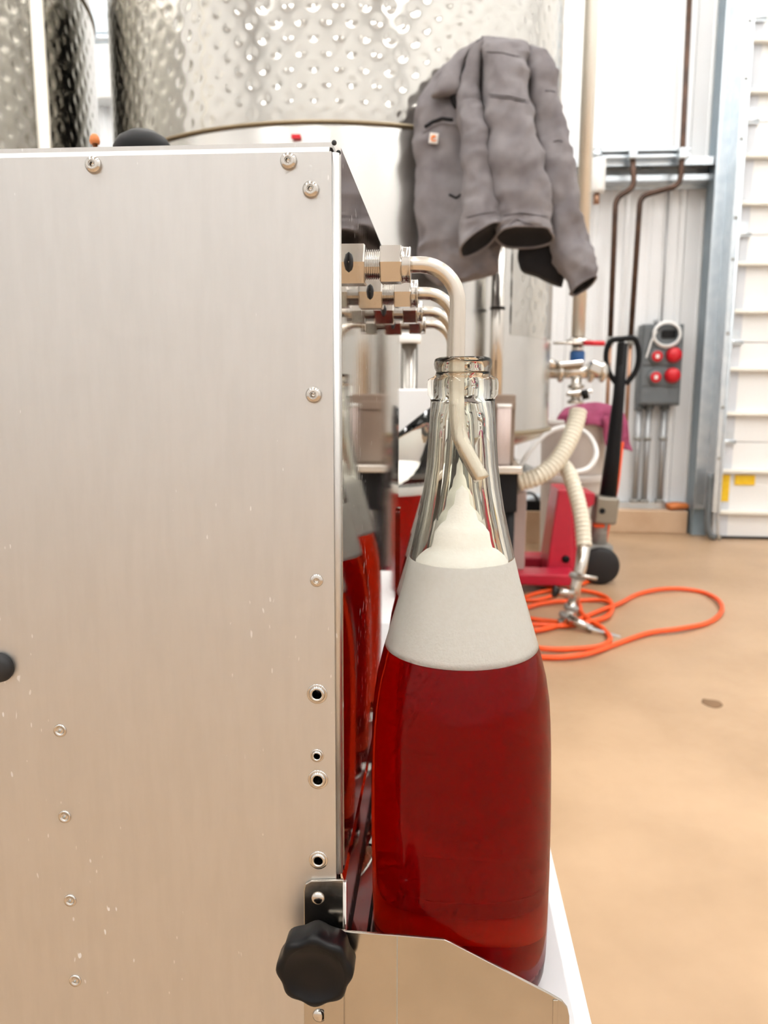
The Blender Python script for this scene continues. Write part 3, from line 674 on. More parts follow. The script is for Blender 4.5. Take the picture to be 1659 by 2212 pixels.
# sleeve with open cuff
loft([(1000, 222, 1030, 222, Yc-.055, .018), (996, 260, 1043, 255, Yc-.065, .030), (1002, 320, 1052, 315, Yc-.07, .034), (1005, 390, 1062, 385, Yc-.075, .036), (1004, 450, 1072, 445, Yc-.08, .036), (1002, 500, 1078, 480, Yc-.085, .036), (1004, 538, 1076, 496, Yc-.09, .034)],
     'sleeve', 'jacket', coat, 36, .012, 2.2, (True, False), 'jacketdk', tilt=.020)
# broad hanging back panel
loft([(1042, 84, 1128, 96, Yc-.01, .022), (1046, 110, 1132, 118, Yc-.03, .034), (1052, 180, 1142, 190, Yc-.055, .042), (1055, 260, 1152, 265, Yc-.065, .045), (1060, 340, 1166, 340, Yc-.07, .048), (1068, 420, 1180, 415, Yc-.075, .048), (1076, 475, 1186, 470, Yc-.08, .046), (1080, 512, 1190, 512, Yc-.08, .044)],
     'body_back', 'jacket', coat, 44, .013, 5.1, (True, False), 'jacketdk', tilt=.018)
# far sleeve
loft([(1110, 98, 1160, 108, Yc+.01, .022), (1125, 125, 1186, 130, Yc+.01, .034), (1135, 190, 1200, 190, Yc+.0, .042), (1150, 270, 1212, 265, Yc-.005, .046), (1160, 345, 1224, 335, Yc-.01, .046), (1175, 430, 1240, 415, Yc-.015, .046), (1190, 510, 1258, 490, Yc-.02, .044), (1205, 570, 1272, 550, Yc-.03, .040), (1238, 630, 1282, 605, Yc-.035, .034)],
     'sleeve', 'jacket', coat, 36, .014, 9.4, (True, False), 'jacketdk', tilt=.012)
loft([(1128, 470, 1200, 470, Yc+.03, .03), (1125, 540, 1210, 530, Yc+.03, .035), (1132, 580, 1218, 575, Yc+.03, .03), (1165, 598, 1210, 618, Yc+.03, .02)], 'inner_lining', 'jacketdk', coat, 24, .008, 12.0)
# pocket slit, square patch and seams, laid on the cloth surface
from mathutils.bvhtree import BVHTree
def surface(o):
    L_ = WL[o]; t_ = BVHTree.FromPolygons([v.co+L_ for v in o.data.vertices], [list(p.vertices) for p in o.data.polygons])
    def hit(px, py, lift=.001):
        d_ = V(list(RM @ np.array([(px-829.5)/F, -(py-1106)/F, -1.0]))).normalized(); h_ = t_.ray_cast(V((0, 0, HC)), d_)
        return (h_[0]-d_*lift) if h_[0] is not None else P(px, py, Y=Yc)
    return hit
def seam(o, pts, r=.0013, mt='stitch', name='seam', k=6):
    hit = surface(o); fine = []
    for (a, b), (c_, d_) in zip(pts, pts[1:]): fine += [hit(a+(c_-a)*t/k, b+(d_-b)*t/k) for t in range(k)]
    return B().sweep(fine+[hit(*pts[-1])], r, 6).build(name, mt, o)
seam(body, [(918, 274), (935, 263), (955, 256), (978, 259)], .0045, 'jacketdk', 'pocket_slit')
seam(body, [(914, 286), (935, 272), (957, 265), (988, 270)], .0026, 'jacket', 'pocket_welt')
pt = surface(body)(937, 299, .003)
pa_ = B().box(pt, (.024, .005, .027), Matrix.Rotation(.12, 3, 'Y'), .0015).build('patch', 'patchw', body)
sw = []
for i in range(40):                                # a swirl-shaped letter mark in orange on the patch
    t = i/39; a = 0.5+t*5.2; r = .0034+.0042*t; sw.append(pt+V((math.cos(a)*r, -.0032, math.sin(a)*r)))
B().sweep(sw, [.0036*(1-.6*i/39) for i in range(40)], 8).build('swirl_mark', 'patcho', pa_)
bb = [o for o in coat.children if o.name.startswith('body_back')][0]
sl = [o for o in coat.children if o.name.startswith('sleeve')]
seam(bb, [(1050, 112), (1085, 114), (1126, 124)]); seam(bb, [(1056, 204), (1100, 208), (1142, 218)]); seam(bb, [(1058, 209), (1100, 213), (1142, 223)])
seam(bb, [(1088, 466), (1125, 460), (1182, 468)]); seam(bb, [(1082, 500), (1115, 474), (1160, 490)])
seam(sl[0], [(1008, 470), (1040, 462), (1070, 458)]); seam(sl[1], [(1178, 196), (1190, 196), (1200, 199)]); seam(sl[1], [(1196, 306), (1206, 303), (1216, 306)])
seam(body, [(970, 420), (985, 428), (998, 418)], .003, 'jacketdk', 'hand_pocket')
# hook on the tank that carries the coat
hp = cyl_hit(1070, 165, tc, RTK); dd = (V((hp.x-tc.x, hp.y-tc.y, 0))).normalized()
hk = thing('coat_hook', hp, 'steel hook welded to the dimpled tank, under the coat', 'hook')
B().sweep([hp-dd*.006, hp+dd*.13, hp+dd*.145+V((0, 0, .012)), hp+dd*.148+V((0, 0, .02))], .006, 12).build('rod', 'steel', hk)
B().lathe([(0, 0), (.02, 0), (.02, .006), (0, .006)], hp-dd*.002, 20, tuple(dd)).build('rosette', 'steel', hk)

# ============================================================ drop pipe and valves
YV = 3.2
vp = thing('drop_pipe', (P(1250, 800, Y=YV).x, YV, 0), 'stainless drop pipe with valves beside the tank', 'pipe')
pv = lambda a, b, dy=0: P(a, b, Y=YV+dy)
a = pv(1281, -40); b = pv(1247, 738); xm = pv(1250, 700).x
B().cyl((xm, YV, 3.9), (xm, YV, b.z), .027, n=24).build('pipe', 'beige', vp)
zb_ = b.z
B().lathe([(0, 0), (.05, 0), (.05, .016), (.034, .022), (.027, .03), (0, .03)], (xm, YV, zb_-.01), 24).build('clamp_flange', 'steel', vp)
h = B().cyl(pv(1195, 741, -.05), pv(1268, 741, -.05), .006, n=12).build('lever', 'steel', vp)
B().cyl(pv(1262, 741, -.05), pv(1306, 742, -.05), .010, n=12).build('lever_grip', 'redp', vp)['label'] = 'red lever grip'
B().lathe([(0, 0), (.028, 0), (.03, .006), (.03, .038), (.026, .044), (0, .044)], V((xm, YV, pv(1250, 782).z)), 20).build('valve_collar', 'blue', vp)
B().cyl((xm, YV, pv(1250, 770).z), (xm, YV, zb_), .024, n=20).build('spool', 'steel', vp)
zc_ = pv(1250, 803).z
B().cyl(pv(1178, 803), pv(1312, 803), .027, n=24).build('cross_pipe', 'steel', vp)
for px in (1180, 1210, 1275, 1300):
    p = pv(px, 803); B().lathe([(0, -.012), (.036, -.012), (.043, -.004), (.043, .004), (.036, .012), (0, .012)], p, 20, (1, 0, 0)).build('clamp', 'steel', vp)
B().sweep([pv(1212, 792, -.02), pv(1190, 785, -.03), pv(1168, 775, -.04)], [.012, .020, .012], 12).build('clamp_handle', 'steel', vp)
B().box(pv(1232, 786, -.03), (.10, .05, .022), Matrix.Rotation(-.1, 3, 'Y'), .006).build('valve_bonnet', 'nut', vp)
B().box(pv(1286, 795, -.03), (.06, .05, .05), Matrix.Rotation(.4, 3, 'Y'), .01).build('valve_bonnet', 'nut', vp)
B().cyl((xm, YV, zc_), V((xm, YV, pv(1250, 872).z)), .020, n=20).build('lower_spool', 'steel', vp)
for py, r in ((835, .034), (852, .040), (868, .034)):
    B().lathe([(0, -.008), (r*.85, -.008), (r, -.003), (r, .003), (r*.85, .008), (0, .008)], V((xm, YV, pv(1250, py).z)), 20).build('clamp', 'nut', vp)
B().bar(pv(1225, 850, -.04), pv(1280, 845, -.04), .014, .012, .003, up=(0, 1, 0)).build('wing_handle', 'nut', vp)
B().cyl(pv(1262, 842, -.05), pv(1266, 862, -.05), .014, n=12).build('knob', 'blackp', vp)
B().cyl((xm, YV, 3.88), (xm, YV, 3.94), .06, n=20).build('ceiling_elbow', 'steel', vp)
B().cyl((xm, YV, 3.9), (xm, YV, ZC), .027, n=20).build('riser', 'tube', vp)

# ribbed hoses
def hose(name, pts, r, label, pitch=.0175, dep=.11, mt='hose'):
    c_ = spline(pts, 40); d = 0; pos = [c_[0]]; rad = []
    L = [0]
    for p, q in zip(c_, c_[1:]): L.append(L[-1]+(q-p).length)
    N = int(L[-1]/pitch*6); out = []; rr = []
    xs = np.array([[p.x, p.y, p.z] for p in c_])
    for i in range(N+1):
        s = L[-1]*i/N; out.append(V([float(np.interp(s, L, xs[:, k])) for k in range(3)]))
        ph = (s/pitch) % 1; rr.append(r*(1 if .12 < s/L[-1] < .93 or name != 'x' else 1)*(1-dep*(1 if ph < .3 else 0)))
    o = B().sweep(out, rr, 20).build(name, mt); return tag(o, label, 'hose')
hose('suction_hose', [P(1249, 885, Y=3.2), P(1243, 915, Y=3.18), P(1225, 960, Y=3.14), P(1195, 1005, Y=3.10), P(1160, 1030, Y=3.08), P(1120, 1042, Y=3.08)], .036, 'cream ribbed hose running from the drop pipe to the pump')
hose('transfer_hose', [P(1180, 1012, Y=3.26), P(1205, 1000, Y=3.22), P(1228, 1020, Y=3.16), P(1245, 1070, Y=3.10), P(1256, 1120, Y=3.06), P(1262, 1180, Y=3.02)], .031, 'cream ribbed hose curving down into the steel wand')
# wand
wd = thing('hose_wand', P(1222, 1352, Y=2.95), 'stainless hose wand with clamps standing on the floor', 'hose wand')
wp = lambda a, b, y=2.98: P(a, b, Y=y)
B().sweep([wp(1262, 1172, 3.02), wp(1255, 1225, 3.0), wp(1243, 1268), wp(1238, 1310)], [.026, .024, .022, .021], 20).build('tube', 'steel', wd)
B().sweep([wp(1238, 1295), wp(1226, 1350, 2.95)], [.019, .024], 20).build('foot_tube', 'steel', wd)
for (a, b), r in (((1247, 1245), .032), ((1234, 1312), .030), ((1226, 1330), .034), ((1222, 1345), .032)):
    p = wp(a, b, 2.97); B().lathe([(0, -.010), (r*.9, -.010), (r, -.003), (r, .003), (r*.9, .010), (0, .010)], p, 18, (.25, 0, 1)).build('clamp', 'greypaint', wd)
B().cyl(wp(1200, 1278, 2.93), wp(1240, 1282, 2.93), .016, n=14).build('side_port', 'nut', wd)
B().cyl(wp(1194, 1277, 2.93), wp(1202, 1278, 2.93), .022, n=14).build('port_cap', 'rubber', wd)
B().cyl(wp(1246, 1242, 2.94), wp(1290, 1250, 2.94), .008, n=12).build('clamp_bolt', 'nut', wd)
B().cyl(wp(1228, 1335, 2.92), wp(1280, 1360, 2.88), .018, .014, n=14).build('outlet', 'nut', wd)
B().bar(wp(1270, 1356, 2.87), wp(1340, 1376, 2.84), .016, .008, .002).build('valve_lever', 'galv', wd)
# milky tubing loop
tag(B().sweep(spline([P(1102, 1080, Y=3.35), P(1120, 1015, Y=3.36), P(1160, 955, Y=3.40), P(1200, 927, Y=3.45), P(1245, 925, Y=3.48), P(1275, 945, Y=3.46), P(1288, 980, Y=3.42), P(1272, 1010, Y=3.38), P(1240, 1020, Y=3.34), P(1185, 1022, Y=3.32)], 10), .0115, 10).build('milky_tubing', 'clearhose'), 'thin milky white tubing looped behind the ribbed hoses', 'tubing')

# ============================================================ pallet jack with carton and pump
YP = 3.72
jp = lambda a, b, dy=0: P(a, b, Y=YP+dy)
jk = thing('pallet_jack', (jp(1235, 1240).x, YP, 0), 'red pallet jack with black loop handle', 'pallet jack')
yf, yr = -.10, .10
front = [jp(a, b, yf) for a, b in ((1193, 1238), (1203, 1058), (1246, 1062), (1248, 1238))]
bk = B().prism([jp(a, b, -.12) for a, b in ((1180, 1236), (1206, 1058), (1236, 1058), (1238, 1246), (1182, 1246))], (0.0, .26, 0)).build('chassis', 'red', jk, bevel=.008)
B().prism([jp(a, b, -.09) for a, b in ((1236, 1058), (1286, 1066), (1284, 1090), (1252, 1110), (1244, 1246), (1232, 1246))], (0, .20, 0)).build('chassis_cheek', 'red', jk, bevel=.006)
B().lathe([(0, 0), (.018, 0), (.018, .004), (.012, .009), (0, .010)], jp(1222, 1208, -.122), 20, (0, -1, 0)).build('pivot_hole_disc', 'mattblack', jk)  # raised black disc stands in for the shaded through-hole
zf0 = 0.035
for dy in (-.20, .16):
    pa2, pb2 = jp(1238, 1246, dy), jp(900, 1246, dy)
    fk = B().box(((pa2.x-.55), YP+dy, zf0+.030), (1.10, .15, .055), bev=.010).build('fork', 'red', jk)
    B().cyl((pa2.x-1.0, YP+dy-.05, .035), (pa2.x-1.0, YP+dy+.05, .035), .035, n=18).build('fork_roller', 'rubber', fk)
xw = jp(1292, 1203).x
for dy in (-.06, .06):
    B().lathe([(0, -.025), (.07, -.025), (.088, -.018), (.09, 0), (.088, .018), (.07, .025), (0, .025)], (xw, YP+dy, .09), 28, (0, 1, 0)).build('steer_wheel', 'rubber', jk)
B().cyl((xw, YP-.07, .09), (xw, YP+.07, .09), .016, n=14).build('axle', 'greypaint', jk)
B().cyl((xw, YP, .15), (xw, YP, .38), .038, n=20).build('pump_column', 'greypaint', jk)
pu = B().box(jp(1306, 1100, -.02), (.105, .12, .13), Matrix.Rotation(.08, 3, 'Y'), .012).build('pump_housing', 'pump', jk)
B().cyl(jp(1301, 1104, -.085), jp(1301, 1104, -.07), .014, n=14).build('bolt', 'mattblack', pu)
B().box(jp(1293, 1134, -.03), (.05, .05, .018), None, .004).build('release_pedal', 'orange', jk)
B().box((xw-.02, YP, .16), (.16, .10, .05), None, .01).build('wheel_yoke', 'greypaint', jk)
sh = B()
sh.sweep([jp(1311, 1090), jp(1323, 990), jp(1336, 860), jp(1345, 742)], [.042, .036, .027, .024], 14)
sh.build('handle_shaft', 'mattblack', jk)
B().sweep(spline([jp(1337, 835), jp(1316, 805), jp(1309, 770), jp(1318, 738), jp(1345, 732), jp(1372, 733), jp(1380, 765), jp(1374, 800), jp(1352, 830)], 8), .013, 12).build('loop_grip', 'mattblack', jk)
B().bar(jp(1342, 738), jp(1338, 790), .05, .03, .008).build('control_lever', 'blackp', jk)
# carton on the forks, pump on it
ct = B(); p, q = jp(1040, 1062, -.2), jp(1134, 1205, -.2)
ztop, xr_ = p.z, q.x
zfk = zf0+.0575
cb = thing('carton', (xr_-.13, YP-.02, zfk), 'pinkish grey carton standing on the red pallet jack forks', 'carton')
B().box((xr_-.13, YP-.02, (ztop+zfk)/2), (.26, .34, ztop-zfk), bev=.004).build('box', 'carton', cb)
for s in (-1, 1): B().box((xr_-.13, YP-.02+s*.086, ztop+.001), (.258, .168, .003)).build('flap', 'carton', cb)
pm = thing('transfer_pump', (xr_-.12, YP-.05, ztop+.0025), 'dark transfer pump on the carton, fed by ribbed hose', 'pump')
zp = ztop+.0025
B().box((xr_-.13, YP-.05, zp+.008), (.24, .20, .016), bev=.003).build('base_plate', 'mattblack', pm)
B().cyl((xr_-.24, YP-.05, zp+.085), (xr_-.05, YP-.05, zp+.085), .068, n=28).build('motor', 'mattblack', pm)
B().cyl((xr_-.05, YP-.05, zp+.085), (xr_+.0, YP-.05, zp+.085), .055, .040, n=24).build('pump_head', 'steel', pm)
B().sweep([(xr_, YP-.05, zp+.085), (xr_+.01, YP-.3, zp+.09), P(1112, 1046, Y=3.12)], [.030, .030, .032], 16).build('inlet', 'greypaint', pm)
B().sweep([P(1112, 1046, Y=3.30), P(1098, 1080, Y=3.38), P(1088, 1112, Y=3.45)], [.034, .022, .012], 14).build('drain_funnel', 'pump', pm)
# crate on a stool below the tank
yb = 1.98; a, b = P(1020, 852, Y=yb), P(1115, 1006, Y=yb)
st = thing('steel_stool', ((a.x+b.x)/2, yb+.1, 0), 'low steel stand beside the tank carrying a brown crate', 'stand')
B().box(((a.x+b.x)/2, yb+.11, b.z-.010), (b.x-a.x+.03, .26, .020), bev=.003).build('top', 'steel', st)
for dx in (a.x+.01, b.x-.01):
    for dy in (.02, .20): B().cyl((dx, yb+dy, 0), (dx, yb+dy, b.z-.02), .012, n=12).build('leg', 'mattblack', st)
B().box(((a.x+b.x)/2, yb+.11, b.z-.07), (b.x-a.x+.01, .22, .10)).build('drawer', 'mattblack', st)
cr = thing('brown_crate', ((a.x+b.x)/2, yb+.11, b.z), 'brown crate with a metal cylinder before it, under the tank', 'crate')
B().box(((a.x+b.x)/2, yb+.14, (a.z+b.z)/2), (b.x-a.x, .16, a.z-b.z), bev=.004).build('box', 'brown', cr)
B().box(((a.x+b.x)/2, yb+.058, a.z-.03), (b.x-a.x, .006, .022), bev=.002).build('slat', 'brown', cr)
p = P(1090, 880, Y=yb+.03)
B().cyl((p.x, yb+.035, b.z+.001), (p.x, yb+.035, p.z), .018, n=20).build('cylinder', 'carton', cr)
B().cyl((p.x, yb+.035, p.z), (p.x, yb+.035, p.z+.008), .019, n=20).build('cap', 'whiteplastic', cr)

# ============================================================ bin and rag
ybn = 4.35; a, b = P(1168, 905, Y=ybn), P(1312, 905, Y=ybn)
xb_, rb = (a.x+b.x)/2, (b.x-a.x)/2; zb2 = a.z
bn = thing('round_bin', (xb_, ybn, 0), 'round pale bin with maroon rag over its rim', 'bin')
B().lathe([(0, 0), (rb*.86, 0), (rb*.88, .01), (rb*.97, zb2-.05), (rb, zb2-.04), (rb*1.03, zb2-.02), (rb*1.02, zb2), (rb*.97, zb2), (rb*.94, zb2-.06), (rb*.84, .03), (0, .03)], (xb_, ybn, 0), 48).build('body', 'bin', bn)
B().lathe([(rb*.975, zb2*.55), (rb*1.0, zb2*.56), (rb*1.0, zb2*.6), (rb*.98, zb2*.61)], (xb_, ybn, 0), 48).build('band', 'bin', bn)
def cloth_strip(rows, name, thick=.006, seed=0, K=26):
    """rows of (px,py,Y) left-to-right, lofted into a rumpled cloth"""
    R_ = [spline([P(a, b, Y=y) for a, b, y in r], K//(len(r)-1)) for r in rows]
    mlen = min(len(r) for r in R_); S = []
    cols = [spline([r[i] for r in R_], 6) for i in range(mlen)]
    n_ = len(cols[0]); vs = []
    for i in range(mlen):
        for j in range(n_):
            p = cols[i][j]; q = noise.noise(V((p.x*14+seed, p.y*8, p.z*10))); q2 = noise.noise(V((p.x*34+seed, p.y*8, p.z*18)))
            vs.append(p+V((0, -1, .2))*(q*.03+q2*.014))
    fs = [(i*n_+j, (i+1)*n_+j, (i+1)*n_+j+1, i*n_+j+1) for i in range(mlen-1) for j in range(n_-1)]
    o = B().add(vs, fs).build(name, 'cloth')
    s = o.modifiers.new('thickness', 'SOLIDIFY'); s.thickness = thick; return o
yq = ybn-rb
rag = cloth_strip([[(1222, 880, ybn+.02), (1258, 872, ybn), (1290, 868, ybn), (1312, 872, ybn+.02), (1336, 880, ybn+.04)],
                   [(1210, 892, yq+.06), (1250, 890, yq+.0), (1285, 884, yq+.02), (1315, 882, yq+.07), (1348, 892, yq+.12)],
                   [(1203, 905, yq+.04), (1250, 905, yq-.03), (1285, 900, yq-.02), (1318, 902, yq+.04), (1354, 912, yq+.08)],
                   [(1204, 917, yq+.03), (1250, 920, yq-.035), (1287, 918, yq-.03), (1322, 930, yq+.03), (1358, 936, yq+.07)]], 'maroon_rag', seed=3)
tag(rag, 'maroon rag crumpled over the rim of the pale bin', 'rag')
rg3 = cloth_strip([[(1300, 900, yq-.0), (1330, 900, yq+.03), (1354, 908, yq+.06)], [(1304, 930, yq-.01), (1334, 930, yq+.02), (1359, 935, yq+.05)], [(1310, 962, yq-.01), (1338, 955, yq+.02), (1362, 960, yq+.05)], [(1316, 985, yq), (1344, 970, yq+.02), (1366, 975, yq+.05)]], 'hanging_end', seed=8)
rg3.parent = rag; rg3.matrix_parent_inverse = Matrix.Translation(-V(rag.location))
# dark tool case behind the jack
ca = P(1137, 1060, Y=4.7); cb2 = P(1180, 1102, Y=4.7)
tcs = thing('tool_case', ((ca.x+cb2.x)/2, 4.72, 0), 'dark tool case on a low step behind the carton', 'case')
zz = cb2.z
B().box(((ca.x+cb2.x)/2, 4.75, zz/2), (.30, .22, zz), bev=.004).build('step', 'curb', tcs)
B().box(((ca.x+cb2.x)/2, 4.74, zz+.03), (.24, .16, .06), bev=.010).build('case', 'mattblack', tcs)
B().box(((ca.x+cb2.x)/2+.02, 4.74, zz+.075), (.17, .12, .028), Matrix.Rotation(-.25, 3, 'Y'), .006).build('tray', 'steelblue', tcs)
B().sweep(arc(((ca.x+cb2.x)/2-.05, 4.66, zz+.06), (1, 0, 0), (0, 0, 1), .05, 0, PI, 10), .008, 8).build('handle', 'rubber', tcs)

# ============================================================ wall power box, conduits, pipes
YE = YW-0.13
ep = lambda a, b, dy=0: P(a, b, Y=YE+dy)
a, b = ep(1388, 700), ep(1468, 876)
bx = thing('power_box', ((a.x+b.x)/2, YW-.03, b.z), 'grey wall power box with round red sockets', 'power box')
xm_ = (a.x+b.x)/2; wdt = b.x-a.x; hgt = a.z-b.z
B().box((xm_, YE+.053, (a.z+b.z)/2), (wdt, .106, hgt), bev=.008).build('enclosure', 'boxgrey', bx)
zA, zB_ = ep(1430, 790).z, ep(1430, 836).z
B().box((xm_, YE-.004, (a.z-.01+zA)/2), (wdt*.94, .014, a.z-.015-zA), bev=.005).build('upper_cover', 'boxgrey', bx)
B().box((xm_, YE-.004, (zA+zB_)/2-.002), (wdt*.94, .014, zA-zB_-.01), bev=.005).build('socket_cover', 'boxgrey', bx)
B().box((xm_, YE-.004, (b.z+.01+zB_)/2), (wdt*.94, .014, zB_-b.z-.015), bev=.005).build('lower_cover', 'boxgrey', bx)
for i, (px, py, k) in enumerate(((1418, 770, 0), (1455, 767, 1), (1415, 815, 0), (1452, 811, 1))):
    p = ep(px, py, -.01)
    if k:
        s = B().lathe([(0, -.01), (.050, -.01), (.050, .008), (.042, .040), (.040, .044), (0, .044)], p, 24, (0, -1, 0)).build('socket_cap', 'redp', bx); s['label'] = 'closed red socket cap'
    else:
        s = B().lathe([(0, -.01), (.046, -.01), (.048, .014), (.040, .018), (0, .018)], p, 24, (0, -1, 0)).build('socket', 'boxgrey', bx)
        B().lathe([(0, .018), (.034, .018), (.034, .024), (.026, .026), (0, .026)], p, 20, (0, -1, 0)).build('socket_face', 'redp', s)
        B().box(p+V((0, -.028, 0)), (.022, .004, .024), None, .004).build('earth_slot', 'whiteplastic', s)
B().box(ep(1444, 722, -.012), (.088, .008, .05), None, .01).build('breaker_window', 'blackp', bx)
for i, (r, o) in enumerate(((.083, 0), (.070, .010))):
    c_ = ep(1441, 722, -.03-o)
    if i == 0:
        tb2 = [c_+V((math.cos(t)*r, 0, math.sin(t)*r*.95)) for t in np.linspace(0, 2*PI, 40)[:-1]]
        loop = thing('tubing_coil', ep(1441, 750, -.03), 'clear tubing coil hooked over the grey power box', 'tubing')
        B().sweep(tb2, .008, 10, closed=True).build('coil', 'clearhose', loop)
    else:
        B().sweep([c_+V((math.cos(t)*r*1.12, 0, math.sin(t)*r)) for t in np.linspace(0, 2*PI, 40)[:-1]], .007, 10, closed=True).build('coil', 'clearhose', loop)
B().sweep(spline([ep(1419, 716, -.03), ep(1408, 735, -.03), ep(1400, 760, -.03), ep(1396, 773, -.03)], 6), .006, 8).build('tail', 'clearhose', loop)
zcr = zc+.044
for px, where in ((1381, 'grey conduit below the power box, on the pallet jack side'), (1402, 'middle one of three grey conduits below the power box'), (1436, 'grey conduit below the power box, on the door side')):
    p = ep(px, 880, .06)
    cd = thing('conduit', (p.x, YW-.07, zcr), where, 'conduit', 'conduits under the power box')
    B().cyl((p.x, YW-.07, zcr), (p.x, YW-.07, b.z+.001), .019, n=16).build('tube', 'conduit', cd)
    zq = ep(px, 947, .06).z
    B().cyl((p.x, YW-.07, zq-.012), (p.x, YW-.07, zq+.012), .026, n=16).build('coupling', 'greypaint', cd)
    B().cyl((p.x, YW-.07, b.z-.03), (p.x, YW-.07, b.z), .030, n=16).build('gland', 'boxgrey', cd)
    B().lathe([(0, 0), (.03, 0), (.028, .02), (0, .02)], (p.x, YW-.07, zcr), 16).build('foot_bush', 'greypaint', cd)
B().cyl(ep(1417, 700, .08), ep(1417, 690, .08), .014, n=12).build('top_gland', 'conduit', bx)
xg = ep(1440, 500, .1).x
tag(B().cyl((xg, YW-.030, a.z), (xg, YW-.030, zb-.01), .005, n=10).build('thin_cable', 'conduit'), 'thin grey cable rising from the power box to the girt', 'cable')
# strut channel and copper lines
yst = YW-.24
s0, s1 = P(1290, 328, Y=yst), P(1490, 328, Y=yst)
stt = thing('strut_channel', ((s0.x+s1.x)/2, yst, s0.z-.05), 'slotted strut channel bolted to the girt', 'strut')
sc_ = B(); wx = s1.x-s0.x; mx_ = (s0.x+s1.x)/2; zu = P(1400, 323, Y=yst).z; zd = P(1400, 341, Y=yst).z
sc_.box((mx_, yst+.02, (zu+zd)/2), (wx, .004, zu-zd)); sc_.box((mx_, yst, zu), (wx, .04, .004)); sc_.box((mx_, yst, zd), (wx, .04, .004))
sc_.box((mx_, yst-.02, zu-.006), (wx, .004, .012)); sc_.box((mx_, yst-.02, zd+.006), (wx, .004, .012)); sc_.build('channel', 'galv', stt)
def copper(pxs, top, label, mt):
    y = yst-.045
    t = thing('copper_pipe', P(*pxs[-1], Y=y), label, 'pipe')
    pts = [P(a, b, Y=y) for a, b in pxs]
    fine = []
    for i, p in enumerate(pts):
        if 0 < i < len(pts)-1:
            u_, v_ = (pts[i-1]-p), (pts[i+1]-p); k_ = min(.05, u_.length*.4, v_.length*.4)
            A_, C_ = p+u_.normalized()*k_, p+v_.normalized()*k_
            fine += [A_*(1-s)**2+p*2*s*(1-s)+C_*s*s for s in np.linspace(0, 1, 6)]
        else: fine.append(p)
    B().sweep(fine, .0165, 14).build('pipe', mt, t)
    p = P(pxs[top][0], 333, Y=y)
    B().box(p, (.05, .06, .065), None, .008).build('pipe_clamp', 'galv', t)
    e = pts[-1]; B().cyl(e-V((0, 0, .03)), e+V((0, 0, .02)), .022, n=14).build('union', 'greypaint', t)
    return t
copper([(1366, 330), (1370, 405), (1330, 428), (1318, 735)], 0, 'dark copper pipe with a short offset under the strut', 'copper')
copper([(1492, -60), (1474, 330), (1469, 400), (1383, 424), (1362, 735)], 1, 'long copper pipe rising past the strut with a wide offset', 'copper')
# their lower runs behind the jack handle down to the wall tap line
for px, lab in ((1318, 'thin copper drop under the short offset pipe'), (1362, 'thin copper drop under the wide offset pipe')):
    y = yst-.045; p = P(px, 738, Y=y); q = P(px-5, 935, Y=y)
    t = thing('copper_drop', q, lab, 'pipe'); B().cyl((p.x, y, q.z), (p.x, y, p.z+.0), .012, n=12).build('pipe', 'copperlt', t)
    B().bar((p.x, y, q.z+.01), (p.x, YW, q.z+.01), .02, .02).build('wall_bracket', 'galv', t)
# white sleeve hanging on the strut
p, q = P(1289, 345, Y=yst-.04), P(1289, 418, Y=yst-.04)
ws = thing('white_sleeve', q, 'white insulating sleeve hung on the strut beside the drop pipe', 'pipe sleeve')
B().lathe([(0, 0), (.040, 0), (.048, .02), (.048, p.z-q.z-.01), (.044, p.z-q.z), (0, p.z-q.z)], q, 20).build('sleeve', 'whiteplastic', ws)
B().cyl((p.x, yst-.04, p.z-.005), (p.x, yst-.04, p.z+.06), .03, n=16).build('clamp', 'galv', ws)
B().cyl((q.x, yst-.04, q.z-.06), (q.x, yst-.04, q.z+.001), .018, n=14).build('stub', 'copperlt', ws)
# blue-grey column edge beside the tank
# orange pruner on the curb
o_ = P(1470, 1104, Y=5.12)
zq_ = zc
pr = thing('hand_pruner', (o_.x, 5.12, zq_), 'orange handled pruner lying on the curb by the door', 'pruner')
for s in (0, 1):
    a, b = P(1443, 1110+s*3, Y=5.10-.02*s), P(1484, 1098+s*6, Y=5.12)
    B().sweep(spline([(a.x, 5.09+s*.03, zq_+.022), ((a.x*.6+b.x*.4), 5.085+s*.05, zq_+.030), (b.x, 5.11, zq_+.026)], 6), [.012]+[.020]*11+[.013], 10).build('grip', 'orangetool', pr)
a, b = P(1482, 1098, Y=5.12), P(1508, 1098, Y=5.12)
B().prism([(a.x, 5.10, zq_+.018), (b.x, 5.09, zq_+.012), (b.x+.01, 5.11, zq_+.012), (a.x+.02, 5.135, zq_+.018)], (0, 0, .014)).build('blade', 'greypaint', pr, bevel=.002)
B().cyl((a.x+.01, 5.115, zq_+.01), (a.x+.01, 5.115, zq_+.04), .010, n=12).build('pivot', 'steel', pr)

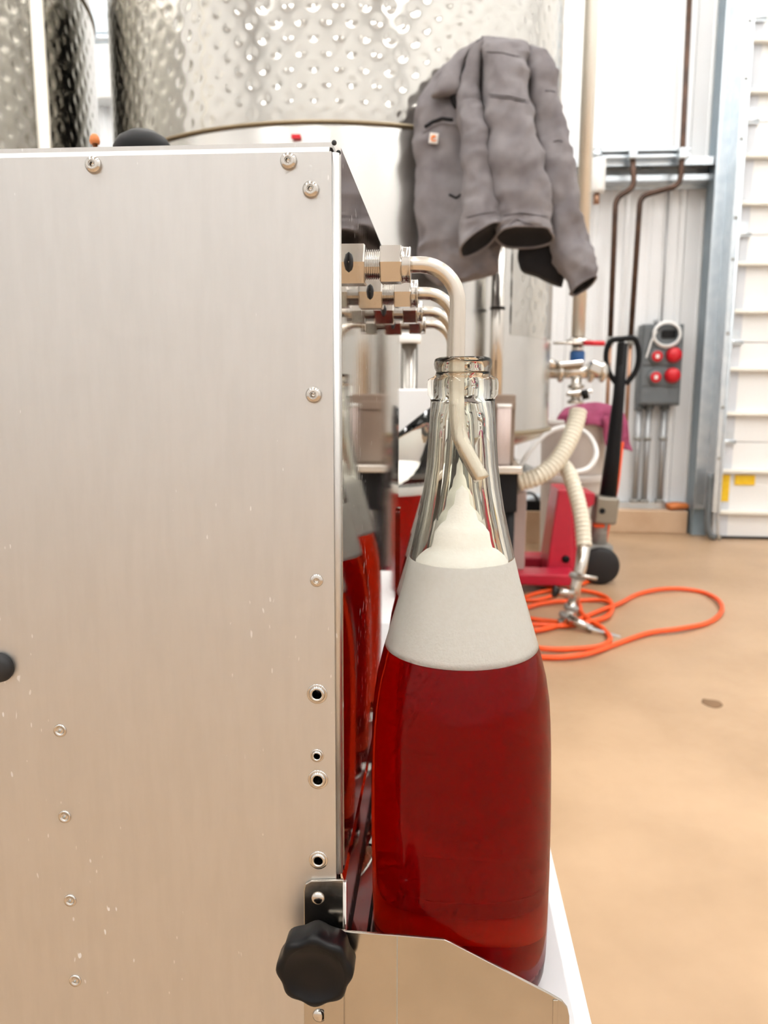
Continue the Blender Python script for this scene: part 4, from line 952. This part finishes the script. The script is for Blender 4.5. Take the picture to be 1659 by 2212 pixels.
# ============================================================ orange cord on the floor
def fl_(px, py, z=.008): return P(px, py, Z=z)
path = [(1165, 1420), (1215, 1420), (1270, 1412), (1330, 1392), (1400, 1368), (1470, 1358), (1530, 1345), (1558, 1322), (1553, 1298), (1520, 1280), (1470, 1272), (1420, 1274), (1375, 1285), (1340, 1303), (1300, 1318), (1250, 1338), (1190, 1356), (1140, 1362), (1110, 1345), (1120, 1320),
        (1180, 1302), (1240, 1298), (1290, 1296), (1318, 1302), (1322, 1318), (1300, 1336), (1250, 1346), (1190, 1342), (1130, 1332), (1115, 1310), (1140, 1288), (1200, 1274), (1260, 1276), (1305, 1288), (1322, 1308), (1312, 1332), (1270, 1345), (1215, 1352), (1150, 1350), (1120, 1368), (1130, 1392), (1180, 1402), (1240, 1402), (1295, 1396), (1318, 1380), (1300, 1356), (1275, 1340), (1255, 1322), (1252, 1308),
        (1235, 1290), (1190, 1268), (1150, 1258), (1110, 1258), (1090, 1270), (1100, 1290), (1160, 1296), (1230, 1272), (1280, 1252), (1300, 1238)]
cp_ = []
for i, (a, b) in enumerate(path): cp_.append(fl_(a, b, .009+.004*(i % 3)))
tag(B().sweep(spline(cp_, 7), .0095, 10).build('extension_cord', 'orange'), 'orange extension cord coiled loosely on the tan floor', 'cord')
o2 = [P(1345, 955, Y=3.95), P(1340, 1000, Y=3.93), P(1334, 1050, Y=3.92), P(1322, 1105, Y=3.92), P(1310, 1160, Y=3.95), P(1304, 1225, Y=3.98)]
o2[-1].z = .01
tag(B().sweep(spline(o2, 6), .0075, 8).build('orange_cable', 'orange'), 'orange cable hanging down from the maroon rag behind the jack', 'cable')
# small lump of dried dirt on the floor
p = P(1537, 1519, Z=0.0); b_ = B().lathe([(0, .004), (.012, .0035), (.022, .002), (.028, 0), (0, 0)], p, 18)
b_.v = [(p.x+(x-p.x)*(1+.35*noise.noise(V((x*60, y*60, 0)))), p.y+(y-p.y)*(1.2+.5*noise.noise(V((x*50, y*70, 3)))), z) for x, y, z in b_.v]
M['dirt'] = mat('dried_dirt', (0.22, 0.13, 0.07), 0.9); tag(b_.build('dirt_lump', 'dirt'), 'small brown dirt lump on the bare tan floor', 'dirt')
